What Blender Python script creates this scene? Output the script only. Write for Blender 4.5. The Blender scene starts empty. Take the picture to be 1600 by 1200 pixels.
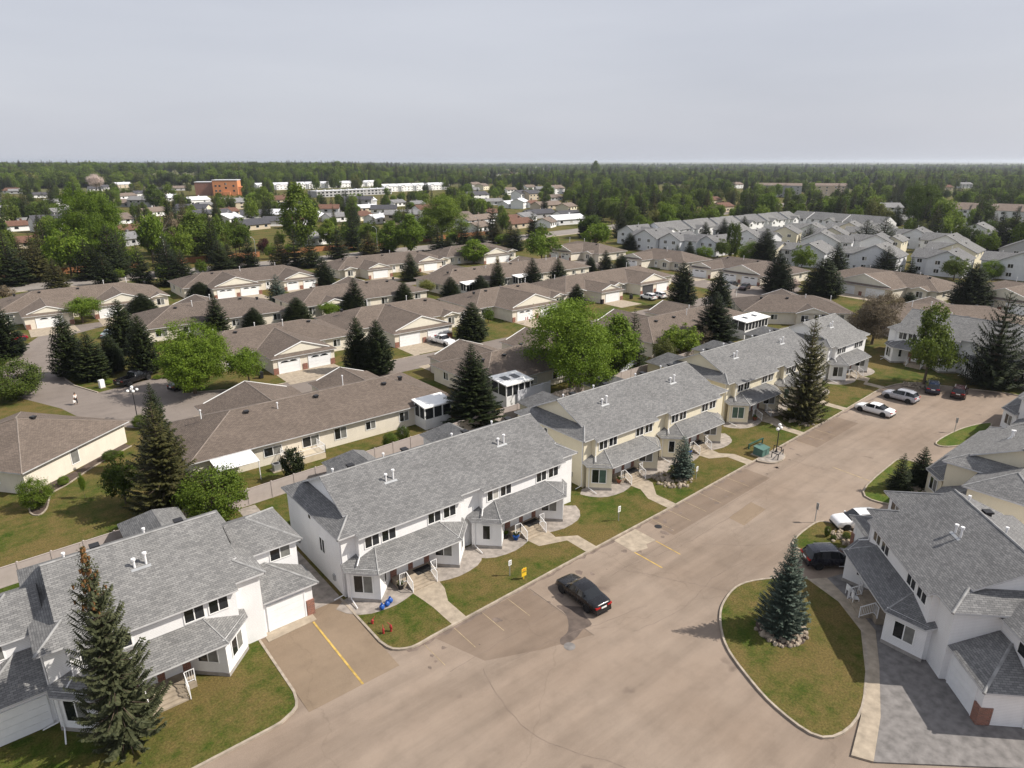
import bpy, math, random
import numpy as np
from mathutils import Vector, Matrix
R = math.radians
# ------------------------------------------------------------------ camera, sky, sun, exposure
sc = bpy.context.scene
CAMH, FPX = 33.0, 1040.0
PIT = math.atan(348 / FPX); AZ = R(50.7)
cam = bpy.data.cameras.new('camera'); camo = bpy.data.objects.new('camera', cam)
sc.collection.objects.link(camo); sc.camera = camo
cam.sensor_fit = 'HORIZONTAL'; cam.sensor_width = 36; cam.lens = 36 * FPX / 1600
cam.clip_start = 0.5; cam.clip_end = 60000
camo.location = (0, 0, CAMH); camo.rotation_euler = (R(90) - PIT, 0, AZ - R(90))
sc.view_settings.view_transform = 'Standard'; sc.view_settings.look = 'None'
sc.view_settings.gamma = 1; sc.view_settings.use_curve_mapping = False
sc.view_settings.exposure = 0.36
SUN_AZ = math.atan2(-0.64, 0.77); SUN_EL = R(45.5)
w = bpy.data.worlds.new('World'); sc.world = w; w.use_nodes = True
nt = w.node_tree; bg = nt.nodes['Background']
sky = nt.nodes.new('ShaderNodeTexSky'); sky.sky_type = 'NISHITA'; sky.sun_disc = False
sky.sun_elevation = SUN_EL; sky.sun_rotation = math.pi / 2 - SUN_AZ
sky.dust_density = 4.0; sky.air_density = 1.0; sky.ozone_density = 1.0
# thin high cloud veil over the whole sky
tc = nt.nodes.new('ShaderNodeTexCoord'); mp = nt.nodes.new('ShaderNodeMapping'); mp.inputs['Scale'].default_value = (1, 1, 6)
nz = nt.nodes.new('ShaderNodeTexNoise'); nz.inputs['Scale'].default_value = 1.6; nz.inputs['Detail'].default_value = 8
cr = nt.nodes.new('ShaderNodeValToRGB')
cr.color_ramp.elements[0].position = .25; cr.color_ramp.elements[0].color = (4.45, 4.62, 5.2, 1)
cr.color_ramp.elements[1].position = .75; cr.color_ramp.elements[1].color = (5.35, 5.5, 6.0, 1)
mx = nt.nodes.new('ShaderNodeMix'); mx.data_type = 'RGBA'; mx.inputs[0].default_value = .86
nt.links.new(tc.outputs['Generated'], mp.inputs[0]); nt.links.new(mp.outputs[0], nz.inputs['Vector'])
nt.links.new(nz.outputs[0], cr.inputs[0]); nt.links.new(sky.outputs[0], mx.inputs[6]); nt.links.new(cr.outputs[0], mx.inputs[7])
nt.links.new(mx.outputs[2], bg.inputs[0]); bg.inputs[1].default_value = 0.102
sl = bpy.data.lights.new('sun', 'SUN'); sl.energy = 4.9; sl.angle = R(0.53); sl.color = (1, .93, .83)
so = bpy.data.objects.new('sun', sl); sc.collection.objects.link(so)
sd = Vector((math.cos(SUN_AZ) * math.cos(SUN_EL), math.sin(SUN_AZ) * math.cos(SUN_EL), math.sin(SUN_EL)))
so.rotation_euler = sd.to_track_quat('Z', 'Y').to_euler(); so.location = (0, 0, 120)
# ------------------------------------------------------------------ pixel <-> world
SP, CP = math.sin(PIT), math.cos(PIT)
HX, HY, RX, RY = math.cos(AZ), math.sin(AZ), math.sin(AZ), -math.cos(AZ)
def P(x, y, z=0.0):
    u = (x - 800) / FPX; v = (y - 600) / FPX
    t = (CAMH - z) / (SP + v * CP); f = CP - v * SP
    return (t * (f * HX + u * RX), t * (f * HY + u * RY))
def proj(X, Y, Z=0.0):
    f = X * HX + Y * HY; r = X * RX + Y * RY; d = CAMH - Z
    zc = f * CP + d * SP
    return (800 + FPX * r / zc, 600 + FPX * (d * CP - f * SP) / zc)
def hgt(X, Y, ty):
    f = X * HX + Y * HY; v = (ty - 600) / FPX
    return CAMH - f * (SP + v * CP) / (CP - v * SP)
def mpp(X, Y): return (X * HX + Y * HY) / CP / FPX      # metres per photo pixel there
# ------------------------------------------------------------------ helpers
COL = sc.collection
FOOT = []                                       # house footprints (origin, turn, u0, u1, v0, v1)
def built_on(X, Y, mg=.9):
    for x, y, a, u0, u1, v0, v1 in FOOT:
        dx, dy = X - x, Y - y; u = dx * math.cos(a) + dy * math.sin(a); v = -dx * math.sin(a) + dy * math.cos(a)
        if u0 - mg < u < u1 + mg and v0 - mg < v < v1 + mg: return True
    return False
def link(o): COL.objects.link(o); return o
def tag(o, label=None, cat=None, group=None, kind=None):
    if label: o['label'] = label
    if cat: o['category'] = cat
    if group: o['group'] = group
    if kind: o['kind'] = kind
    return o
def thing(name, label, cat, loc=(0, 0, 0), rz=0.0, group=None, scale=None):
    o = bpy.data.objects.new(name, None); link(o); o.empty_display_size = .3
    o.location = loc; o.rotation_euler = (0, 0, rz)
    if scale: o.scale = scale
    return tag(o, label, cat, group)
def put(name, mesh, parent=None, loc=(0, 0, 0), rz=0.0):
    o = bpy.data.objects.new(name, mesh); link(o); o.location = loc; o.rotation_euler = (0, 0, rz)
    if parent: o.parent = parent
    return o
class MB:
    def __init__(s): s.v = []; s.f = []; s.m = []
    def poly(s, pts, m=0):
        n = len(s.v); s.v += [tuple(p) for p in pts]; s.f.append(tuple(range(n, n + len(pts)))); s.m.append(m); return s
    def box(s, x0, x1, y0, y1, z0, z1, m=0):
        a = [(x0, y0), (x1, y0), (x1, y1), (x0, y1)]; return s.prism(a, z0, z1, m, m, m)
    def prism(s, a, z0, z1, mt=0, ms=None, mb=None):
        if ms is None: ms = mt
        if mb is None: mb = ms
        n = len(a); b = len(s.v)
        s.v += [(p[0], p[1], z0) for p in a] + [(p[0], p[1], z1) for p in a]
        s.f.append(tuple(range(b + n - 1, b - 1, -1))); s.m.append(mb)
        s.f.append(tuple(range(b + n, b + 2 * n))); s.m.append(mt)
        for i in range(n):
            j = (i + 1) % n; s.f.append((b + i, b + j, b + n + j, b + n + i)); s.m.append(ms)
        return s
    def slab(s, a, th, mt=0, ms=1):            # 3-D polygon (counter-clockwise from above) thickened downwards
        n = len(a); b = len(s.v)
        s.v += [tuple(p) for p in a] + [(p[0], p[1], p[2] - th) for p in a]
        s.f.append(tuple(range(b, b + n))); s.m.append(mt)
        s.f.append(tuple(range(b + 2 * n - 1, b + n - 1, -1))); s.m.append(ms)
        for i in range(n):
            j = (i + 1) % n; s.f.append((b + j, b + i, b + n + i, b + n + j)); s.m.append(ms)
        return s
    def tube(s, p0, p1, r0, r1=None, n=6, m=0):
        if r1 is None: r1 = r0
        p0 = Vector(p0); p1 = Vector(p1); d = (p1 - p0).normalized()
        a = d.orthogonal().normalized(); c = d.cross(a); b = len(s.v)
        for p, r in ((p0, r0), (p1, r1)):
            for i in range(n):
                t = 2 * math.pi * i / n; s.v.append(tuple(p + a * (r * math.cos(t)) + c * (r * math.sin(t))))
        for i in range(n):
            j = (i + 1) % n; s.f.append((b + i, b + j, b + n + j, b + n + i)); s.m.append(m)
        s.f.append(tuple(range(b + n - 1, b - 1, -1))); s.m.append(m)
        s.f.append(tuple(range(b + n, b + 2 * n))); s.m.append(m)
        return s
    def lathe(s, prof, cx=0, cy=0, n=10, m=0):
        b = len(s.v)
        for r, z in prof:
            for i in range(n):
                t = 2 * math.pi * i / n; s.v.append((cx + r * math.cos(t), cy + r * math.sin(t), z))
        for k in range(len(prof) - 1):
            for i in range(n):
                j = (i + 1) % n; s.f.append((b + k * n + i, b + k * n + j, b + (k + 1) * n + j, b + (k + 1) * n + i)); s.m.append(m)
        return s
    def mesh(s, name, mats, uv=True, smooth=False):
        me = bpy.data.meshes.new(name); me.from_pydata(s.v, [], s.f)
        for k in (mats if isinstance(mats, (list, tuple)) else [mats]): me.materials.append(M[k])
        if max(s.m, default=0) > 0: me.polygons.foreach_set('material_index', s.m)
        if smooth: me.polygons.foreach_set('use_smooth', [True] * len(s.f))
        me.update()
        if uv: auto_uv(me)
        return me
    def build(s, name, mats, parent=None, loc=(0, 0, 0), rz=0.0, uv=True, smooth=False):
        return put(name, s.mesh(name, mats, uv, smooth), parent, loc, rz)
def auto_uv(me):                                # planar uv in metres on every face: u level, v up the slope
    n = len(me.loops); 
    if n == 0: return
    co = np.empty(len(me.vertices) * 3, np.float32); me.vertices.foreach_get('co', co); co = co.reshape(-1, 3)
    li = np.empty(n, np.int32); me.loops.foreach_get('vertex_index', li)
    pn = np.empty(len(me.polygons) * 3, np.float32); me.polygons.foreach_get('normal', pn); pn = pn.reshape(-1, 3)
    pt = np.empty(len(me.polygons), np.int32); me.polygons.foreach_get('loop_total', pt)
    nn = np.repeat(pn, pt, axis=0); c = co[li]
    u = np.stack([-nn[:, 1], nn[:, 0], np.zeros(n)], 1); l = np.linalg.norm(u, axis=1)
    flat = l < .02; u[flat] = (1, 0, 0); l[flat] = 1; u /= l[:, None]
    v = np.cross(nn, u)
    uvs = np.stack([(c * u).sum(1), (c * v).sum(1)], 1).astype(np.float32)
    me.uv_layers.new(name='uv').data.foreach_set('uv', uvs.ravel())
# ------------------------------------------------------------------ materials
M = {}
def nodes(name):
    m = bpy.data.materials.new(name); m.use_nodes = True; M[name] = m
    t = m.node_tree; b = t.nodes['Principled BSDF']; return m, t, b
def N(t, ty, **kw):
    n = t.nodes.new(ty)
    for k, v in kw.items():
        if k in n.inputs: n.inputs[k].default_value = v
        else: setattr(n, k, v)
    return n
def ramp(t, fac, stops):
    r = N(t, 'ShaderNodeValToRGB'); e = r.color_ramp.elements
    while len(e) < len(stops): e.new(.5)
    for k, (p, c) in enumerate(stops): e[k].position = p; e[k].color = (*c, 1)
    t.links.new(fac, r.inputs[0]); return r.outputs[0]
def mixc(t, fac, a, b, mode='MIX'):
    x = N(t, 'ShaderNodeMix', data_type='RGBA', blend_type=mode)
    for s, v in ((0, fac), (6, a), (7, b)):
        if isinstance(v, (int, float)): x.inputs[s].default_value = v
        elif isinstance(v, tuple): x.inputs[s].default_value = (*v, 1)
        else: t.links.new(v, x.inputs[s])
    return x.outputs[2]
def noise(t, vec, scale, detail=4, rough=.55):
    n = N(t, 'ShaderNodeTexNoise', Scale=scale, Detail=detail, Roughness=rough)
    if vec is not None: t.links.new(vec, n.inputs['Vector'])
    return n.outputs[0]
def bump(t, b, h, dist, strength=1.0):
    n = N(t, 'ShaderNodeBump', Distance=dist, Strength=strength); t.links.new(h, n.inputs['Height']); t.links.new(n.outputs[0], b.inputs['Normal'])
def plain(name, c, rough=.6, metal=0.0, var=.12, spec=.3):
    m, t, b = nodes(name); b.inputs['Roughness'].default_value = rough; b.inputs['Metallic'].default_value = metal
    b.inputs['Specular IOR Level'].default_value = spec
    tc = N(t, 'ShaderNodeTexCoord'); f = noise(t, tc.outputs['Object'], 1.7, 5)
    lo = tuple(x * (1 - var) for x in c); hi = tuple(min(1, x * (1 + var)) for x in c)
    t.links.new(ramp(t, f, [(.3, lo), (.7, hi)]), b.inputs['Base Color']); return m
def mth(t, op, a, b=None):
    n = N(t, 'ShaderNodeMath', operation=op)
    for i, v in enumerate((a, b)):
        if v is None: continue
        if isinstance(v, (int, float)): n.inputs[i].default_value = v
        else: t.links.new(v, n.inputs[i])
    return n.outputs[0]
def shingle(name, c1, c2, mort, wd=.34, ht=.16):
    m, t, b = nodes(name); uv = N(t, 'ShaderNodeUVMap').outputs[0]
    k = N(t, 'ShaderNodeTexBrick', Scale=1.0); k.offset = .5
    k.inputs['Brick Width'].default_value = wd; k.inputs['Row Height'].default_value = ht; k.inputs['Mortar Size'].default_value = .012
    k.inputs['Mortar Smooth'].default_value = .3; k.inputs['Bias'].default_value = -.1
    k.inputs['Color1'].default_value = (*c1, 1); k.inputs['Color2'].default_value = (*c2, 1); k.inputs['Mortar'].default_value = (*mort, 1)
    t.links.new(uv, k.inputs['Vector'])
    tc = N(t, 'ShaderNodeTexCoord')
    big = noise(t, tc.outputs['Object'], .35, 5); sm = noise(t, tc.outputs['Object'], 9.0, 3)
    mps = N(t, 'ShaderNodeMapping'); mps.inputs['Scale'].default_value = (3.0, .25, 1); t.links.new(uv, mps.inputs[0])
    streak = noise(t, mps.outputs[0], 1.0, 3)
    col = mixc(t, .4, k.outputs[0], ramp(t, big, [(.3, (.72,) * 3), (.7, (1.2,) * 3)]), 'MULTIPLY')
    col = mixc(t, .5, col, ramp(t, sm, [(.3, (.85,) * 3), (.7, (1.15,) * 3)]), 'MULTIPLY')
    col = mixc(t, 1.0, col, ramp(t, N(t, 'ShaderNodeObjectInfo').outputs['Random'], [(0, (.90, .90, .91)), (1, (1.10, 1.09, 1.07))]), 'MULTIPLY')
    col = mixc(t, .3, col, ramp(t, streak, [(.3, (.78,) * 3), (.7, (1.15,) * 3)]), 'MULTIPLY')
    t.links.new(col, b.inputs['Base Color']); b.inputs['Roughness'].default_value = .92
    b.inputs['Specular IOR Level'].default_value = .15
    bump(t, b, mth(t, 'ADD', k.outputs[1], sm), -.012, .6); return m
def siding(name, c, lap=.115, vertical=False, dirt=.1):
    m, t, b = nodes(name); uv = N(t, 'ShaderNodeUVMap').outputs[0]
    s = N(t, 'ShaderNodeSeparateXYZ'); t.links.new(uv, s.inputs[0])
    fr = mth(t, 'FRACT', mth(t, 'DIVIDE', s.outputs[0 if vertical else 1], lap))
    tc = N(t, 'ShaderNodeTexCoord'); f = noise(t, tc.outputs['Object'], .8, 6)
    mp = N(t, 'ShaderNodeMapping'); mp.inputs['Scale'].default_value = (4, .35, 1); t.links.new(uv, mp.inputs[0])
    st = noise(t, mp.outputs[0], 1.0, 4)
    col = ramp(t, f, [(.3, tuple(x * (1 - dirt) for x in c)), (.7, c)])
    col = mixc(t, .5, col, ramp(t, st, [(.3, (1 - dirt,) * 3), (.65, (1.0,) * 3)]), 'MULTIPLY')
    col = mixc(t, 1.0, col, ramp(t, fr, [(0, (.6,) * 3), (.14, (1,) * 3), (.9, (1,) * 3), (1, (.9,) * 3)]), 'MULTIPLY')
    t.links.new(col, b.inputs['Base Color']); b.inputs['Roughness'].default_value = .55; b.inputs['Specular IOR Level'].default_value = .25
    bump(t, b, fr, .012, .7); return m
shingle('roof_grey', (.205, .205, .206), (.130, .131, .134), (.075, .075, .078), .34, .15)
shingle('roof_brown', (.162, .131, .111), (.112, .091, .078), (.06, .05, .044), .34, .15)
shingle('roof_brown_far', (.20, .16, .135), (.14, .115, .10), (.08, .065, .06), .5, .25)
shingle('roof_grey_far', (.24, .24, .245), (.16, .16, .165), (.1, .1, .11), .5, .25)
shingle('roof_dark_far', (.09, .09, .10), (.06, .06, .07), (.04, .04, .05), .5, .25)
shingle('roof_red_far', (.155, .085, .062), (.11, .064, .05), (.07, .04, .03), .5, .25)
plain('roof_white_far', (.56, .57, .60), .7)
plain('ridge_cap_grey', (.25, .25, .25), .9, var=.25); plain('ridge_cap_brown', (.19, .16, .138), .9, var=.2)
siding('wall_white', (.84, .84, .845), dirt=.07); siding('wall_cream', (.74, .68, .53), dirt=.07); siding('wall_beige', (.76, .70, .60), dirt=.1)
siding('wall_cream_vertical', (.74, .68, .53), .2, True, .07)
siding('wall_pale_blue', (.72, .73, .76)); siding('wall_tan', (.55, .47, .36)); siding('wall_grey', (.42, .42, .43))
plain('trim', (.82, .82, .81), .45, var=.05); plain('trim_cream', (.70, .66, .56), .5, var=.05); plain('trim_grey', (.30, .30, .32), .5)
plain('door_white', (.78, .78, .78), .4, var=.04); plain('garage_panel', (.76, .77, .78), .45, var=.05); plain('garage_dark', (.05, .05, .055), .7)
plain('concrete', (.315, .265, .205), .9, var=.22); plain('kerb', (.31, .265, .215), .9, var=.28); plain('foundation', (.30, .28, .26), .95, var=.2)
plain('paver', (.165, .155, .15), .9, var=.3)
plain('metal_white', (.75, .75, .76), .35, var=.05); plain('metal_black', (.02, .02, .022), .45); plain('metal_galv', (.42, .43, .44), .45, .6)
plain('metal_green', (.025, .075, .055), .45); plain('teal_paint', (.075, .15, .13), .5)
plain('rubber', (.018, .018, .019), .85); plain('rim', (.35, .35, .36), .3, .7); plain('plastic_black', (.015, .015, .016), .5)
plain('blue_bag', (.02, .085, .33), .35); plain('red_paint', (.30, .03, .03), .5); plain('gutter', (.50, .50, .51), .5, var=.15); plain('yellow_sign', (.72, .48, .03), .5); plain('orange', (.6, .2, .04), .5)
plain('skin', (.45, .28, .2), .6); plain('cloth_white', (.7, .68, .66), .9); plain('cloth_dark', (.03, .03, .035), .9); plain('hair', (.05, .035, .03), .8)
plain('bark', (.10, .075, .055), .95, var=.3); plain('bark_pale', (.36, .33, .27), .9, var=.25); plain('mulch', (.075, .055, .045), .98, var=.3)
plain('wood_fence', (.30, .135, .06), .85, var=.25); plain('vinyl', (.38, .33, .31), .6, var=.07); plain('vinyl_white', (.62, .63, .68), .5, var=.05)
plain('deck_wood', (.52, .44, .32), .8, var=.1); plain('stone', (.27, .225, .175), .9, var=.45); plain('gravel', (.27, .24, .215), .95, var=.3)
plain('cone', (.25, .13, .05), .8, var=.35); plain('lamp_globe', (.85, .85, .84), .25, var=.02); plain('clay', (.33, .12, .07), .8)
plain('yellow_line', (.44, .30, .085), .85, var=.35); plain('faded_line', (.315, .245, .155), .9, var=.3); plain('tar', (.10, .078, .066), .7, var=.3); plain('tar_soft', (.155, .12, .10), .85, var=.3); plain('stucco_orange', (.56, .24, .11), .9, var=.12); plain('solar', (.03, .035, .05), .3)
plain('flower_yellow', (.5, .45, .02), .8); plain('plate', (.75, .75, .73), .4); plain('tail_red', (.35, .012, .012), .25); plain('head_lamp', (.7, .72, .75), .1)
plain('curtain', (.17, .17, .16), .3, var=.3); plain('blind', (.42, .41, .38), .5, var=.1); plain('curtain_green', (.075, .12, .10), .25, var=.3); plain('screen', (.028, .03, .034), .25)
def glassmat(name, c, rough=.08):
    m, t, b = nodes(name); b.inputs['Base Color'].default_value = (*c, 1); b.inputs['Roughness'].default_value = rough
    b.inputs['Specular IOR Level'].default_value = .6
    n = noise(t, N(t, 'ShaderNodeTexCoord').outputs['Object'], 1.2, 2); bump(t, b, n, .01, .25)
glassmat('glass', (.012, .014, .016)); glassmat('car_glass', (.01, .012, .015), .04)
def paint(name, c, rough=.22, metal=.3):
    m, t, b = nodes(name); b.inputs['Base Color'].default_value = (*c, 1); b.inputs['Roughness'].default_value = rough
    b.inputs['Metallic'].default_value = metal; b.inputs['Coat Weight'].default_value = .45; b.inputs['Coat Roughness'].default_value = .06
    n = noise(t, N(t, 'ShaderNodeTexCoord').outputs['Object'], 3, 4)
    t.links.new(ramp(t, n, [(.3, (rough,) * 3), (.8, (rough + .15,) * 3)]), b.inputs['Roughness'])
paint('paint_black', (.006, .006, .008)); paint('paint_navy_black', (.012, .013, .022)); paint('paint_white', (.78, .78, .79), metal=0)
paint('paint_silver', (.40, .41, .46), metal=.15); paint('paint_navy', (.015, .025, .06)); paint('paint_maroon', (.03, .008, .01)); paint('paint_red', (.28, .008, .02)); paint('paint_teal', (.35, .42, .45))
def brickmat():
    m, t, b = nodes('brick'); uv = N(t, 'ShaderNodeUVMap').outputs[0]; k = N(t, 'ShaderNodeTexBrick', Scale=1.0)
    k.inputs['Brick Width'].default_value = .24; k.inputs['Row Height'].default_value = .085; k.inputs['Mortar Size'].default_value = .01
    k.inputs['Color1'].default_value = (.30, .105, .06, 1); k.inputs['Color2'].default_value = (.16, .06, .04, 1); k.inputs['Mortar'].default_value = (.30, .26, .23, 1)
    t.links.new(uv, k.inputs['Vector']); t.links.new(k.outputs[0], b.inputs['Base Color']); b.inputs['Roughness'].default_value = .9
    bump(t, b, k.outputs[1], -.01)
brickmat()
def asphalt(name, a, c, stain, tracks=.7):
    m, t, b = nodes(name); uv = N(t, 'ShaderNodeTexCoord').outputs['Object']
    n1 = noise(t, uv, .09, 6, .6); n2 = noise(t, uv, .6, 6, .65); n3 = noise(t, uv, 26, 3)
    col = ramp(t, n1, [(.25, a), (.75, c)])
    col = mixc(t, .8, col, ramp(t, n2, [(.25, (.82,) * 3), (.5, (1,) * 3), (.8, (1.08,) * 3)]), 'MULTIPLY')
    col = mixc(t, .6, col, ramp(t, n3, [(.3, (.75,) * 3), (.7, (1.25,) * 3)]), 'MULTIPLY')
    mp = N(t, 'ShaderNodeMapping'); mp.inputs['Scale'].default_value = (.05, .55, 1); mp.inputs['Rotation'].default_value = (0, 0, .06); t.links.new(uv, mp.inputs[0])
    tr = noise(t, mp.outputs[0], 1.0, 5, .6)
    col = mixc(t, tracks, col, ramp(t, tr, [(.3, (.70,) * 3), (.6, (1.08,) * 3)]), 'MULTIPLY')
    v = N(t, 'ShaderNodeTexVoronoi', feature='DISTANCE_TO_EDGE', Scale=.06); 
    wv = N(t, 'ShaderNodeMapping'); add = N(t, 'ShaderNodeVectorMath', operation='ADD'); nw = N(t, 'ShaderNodeTexNoise', Scale=.35, Detail=5.0)
    t.links.new(uv, nw.inputs['Vector']); sc_ = N(t, 'ShaderNodeVectorMath', operation='SCALE'); sc_.inputs['Scale'].default_value = 3.2
    t.links.new(nw.outputs[1], sc_.inputs[0]); t.links.new(uv, add.inputs[0]); t.links.new(sc_.outputs[0], add.inputs[1]); t.links.new(add.outputs[0], v.inputs['Vector'])
    crk = ramp(t, v.outputs[0], [(0, (.6,) * 3), (.004, (1,) * 3)])
    col = mixc(t, .3, col, crk, 'MULTIPLY')
    n4 = noise(t, uv, .33, 3, .5)
    col = mixc(t, ramp(t, n4, [(.69, (0,) * 3), (.76, (.75,) * 3)]), col, stain)
    t.links.new(col, b.inputs['Base Color']); b.inputs['Roughness'].default_value = .9; b.inputs['Specular IOR Level'].default_value = .2
    bump(t, b, n3, .01, .5)
asphalt('asphalt_lot', (.200, .153, .118), (.272, .220, .178), (.12, .092, .076))
asphalt('asphalt_worn', (.155, .115, .087), (.215, .168, .132), (.09, .07, .058))
asphalt('asphalt_lane', (.165, .14, .125), (.215, .185, .165), (.12, .105, .095), .25)
asphalt('asphalt_main', (.20, .18, .165), (.25, .225, .205), (.16, .145, .135), .2)
asphalt('asphalt_patch', (.165, .122, .085), (.235, .180, .130), (.09, .07, .055), .3)
def grassmat(name, g1, g2, dry, amt=.5):
    m, t, b = nodes(name); uv = N(t, 'ShaderNodeTexCoord').outputs['Object']
    n1 = noise(t, uv, .14, 6, .62); n2 = noise(t, uv, .9, 6, .7); n3 = noise(t, uv, 7, 4, .7)
    col = ramp(t, n2, [(.28, g1), (.7, g2)])
    f = mth(t, 'ADD', mth(t, 'MULTIPLY', n1, .6), mth(t, 'MULTIPLY', n2, .4))
    col = mixc(t, ramp(t, f, [(.5 - .16 * amt, (0,) * 3), (.5 + .14 - .12 * amt, (.92,) * 3)]), col, dry)
    n5 = noise(t, uv, 2.6, 5, .7); col = mixc(t, ramp(t, n5, [(.58, (0,) * 3), (.68, (.55,) * 3)]), col, tuple(x * .8 for x in dry))
    col = mixc(t, .9, col, ramp(t, n3, [(.25, (.4,) * 3), (.75, (1.55,) * 3)]), 'MULTIPLY')
    t.links.new(col, b.inputs['Base Color']); b.inputs['Roughness'].default_value = .95; b.inputs['Specular IOR Level'].default_value = .1
    bump(t, b, n3, .06, .8)
grassmat('lawn', (.030, .054, .007), (.066, .085, .014), (.128, .094, .036), .58)
grassmat('lawn_green', (.040, .072, .010), (.08, .112, .018), (.13, .11, .035), .3)
grassmat('ground_far', (.045, .065, .02), (.08, .10, .03), (.15, .13, .07), .5)
def leafmat(name, c1, c2, trans=.3, objvar=.25):
    m, t, b = nodes(name); g = N(t, 'ShaderNodeNewGeometry'); oi = N(t, 'ShaderNodeObjectInfo')
    tc = N(t, 'ShaderNodeTexCoord'); n = noise(t, tc.outputs['Object'], 5.0, 3)
    f = mth(t, 'ADD', mth(t, 'MULTIPLY', g.outputs['Random Per Island'], .55), mth(t, 'MULTIPLY', n, .45))
    col = ramp(t, f, [(.2, c1), (.8, c2)])
    hv = ramp(t, oi.outputs['Random'], [(0, (1 - objvar, 1 - objvar * .9, 1 - objvar)), (1, (1 + objvar, 1 + objvar * .8, 1 + objvar * .3))])
    col = mixc(t, 1.0, col, hv, 'MULTIPLY')
    t.links.new(col, b.inputs['Base Color']); b.inputs['Roughness'].default_value = .6; b.inputs['Specular IOR Level'].default_value = .15
    if trans:
        tr = N(t, 'ShaderNodeBsdfTranslucent'); t.links.new(col, tr.inputs[0]); ms = N(t, 'ShaderNodeMixShader', Fac=trans)
        t.links.new(b.outputs[0], ms.inputs[1]); t.links.new(tr.outputs[0], ms.inputs[2])
        t.links.new(ms.outputs[0], t.nodes['Material Output'].inputs[0])
leafmat('leaf_spruce', (.010, .017, .007), (.034, .045, .016), .1, .25)
leafmat('leaf_spruce_olive', (.028, .031, .010), (.088, .082, .030), .1, .15)
leafmat('leaf_spruce_grey', (.030, .037, .018), (.085, .092, .048), .1, .05)
leafmat('leaf_spruce_blue', (.035, .055, .048), (.085, .11, .09), .1, .15)
leafmat('leaf_bright', (.070, .125, .010), (.175, .250, .030), .35, .15)
leafmat('leaf_mid', (.060, .105, .012), (.165, .225, .036), .35, .4)
leafmat('leaf_dark', (.042, .070, .012), (.115, .155, .03), .3, .4)
leafmat('leaf_olive', (.08, .095, .025), (.19, .20, .06), .3, .35)
leafmat('leaf_brown', (.11, .085, .055), (.22, .18, .125), .25, .1)
leafmat('leaf_purple', (.04, .015, .018), (.09, .03, .03), .25, .1)
leafmat('leaf_pink', (.46, .38, .36), (.68, .58, .54), .3, .1)
# ------------------------------------------------------------------ the setting: ground, lot, lanes, kerbs, walks
def sheet(name, pts, mat, z, kind='structure', th=0.0):
    b = MB()
    if th: b.prism([(p[0], p[1]) for p in pts], z - th, z, 0)
    else: b.poly([(p[0], p[1], z) for p in pts])
    o = b.build(name, mat); return tag(o, kind=kind)
def ccw(pts):
    a = sum(pts[i][0] * pts[(i + 1) % len(pts)][1] - pts[(i + 1) % len(pts)][0] * pts[i][1] for i in range(len(pts)))
    return pts if a > 0 else pts[::-1]
def smooth(pts, closed=True, n=4):
    out = []; m = len(pts); rng = range(m) if closed else range(m - 1)
    for i in rng:
        p0, p1, p2, p3 = (pts[(i + k) % m] if closed else pts[max(0, min(m - 1, i + k))] for k in (-1, 0, 1, 2))
        for k in range(n):
            t = k / n
            out.append(tuple(.5 * (2 * p1[c] + (p2[c] - p0[c]) * t + (2 * p0[c] - 5 * p1[c] + 4 * p2[c] - p3[c]) * t * t + (3 * p1[c] - p0[c] - 3 * p2[c] + p3[c]) * t ** 3) for c in (0, 1)))
    if not closed: out.append(pts[-1])
    return out
def band(pts, wd, closed=False):              # offset band to the left of the line
    out = []; m = len(pts)
    for i in range(m):
        a = pts[i - 1] if (closed or i > 0) else pts[i]; c = pts[(i + 1) % m] if (closed or i < m - 1) else pts[i]
        d = Vector((c[0] - a[0], c[1] - a[1])); d.normalize(); out.append((pts[i][0] - d.y * wd, pts[i][1] + d.x * wd))
    return out
def kerb(pts, z0, z1, wd=.17, closed=False):
    q = band(pts, wd, closed); b = MB(); m = len(pts)
    for i in range(m if closed else m - 1):
        j = (i + 1) % m; b.prism(ccw([pts[i], pts[j], q[j], q[i]]), z0, z1)
    return tag(b.build('kerb', 'kerb'), kind='structure')
sheet('ground', [(-14000, -14000), (26000, -14000), (26000, 26000), (-14000, 26000)], 'ground_far', -.16)
sheet('parking_lot', [(-75, -75), (131, -75), (131, 42), (-75, 42)], 'asphalt_lot', -.12)
K = [(-70, 33.5), (8.8, 34.1)] + smooth([(9.5, 34.15), (10.8, 34.8), (11.2, 36.2)], False, 3) + [(11.2, 43.3), (17.75, 43.3)] + \
    smooth([(17.75, 36.9), (18.1, 35.6), (19.3, 34.85), (21, 34.9)], False, 3) + [(34.5, 35.4), (50.1, 35.9), (87.9, 37.7)] + \
    smooth([(104.5, 38.8), (108.7, 38.2), (112.0, 36.6), (113.4, 34), (115.4, 29.8), (117, 26.5), (117.4, 23), (117.0, 14), (117, 0)], False, 3) + [(118, -75)]
sheet('lawn', [(K[0][0], K[0][1])] + K[1:] + [(800, -75), (800, 900), (-300, 900), (-300, 33.5)], 'lawn', 0.0)
i0 = K.index((11.2, 43.3)); i1 = K.index((17.75, 43.3))
kerb(K[:i0 + 1], -.16, .03); kerb(K[i1:], -.16, .03)
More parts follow.
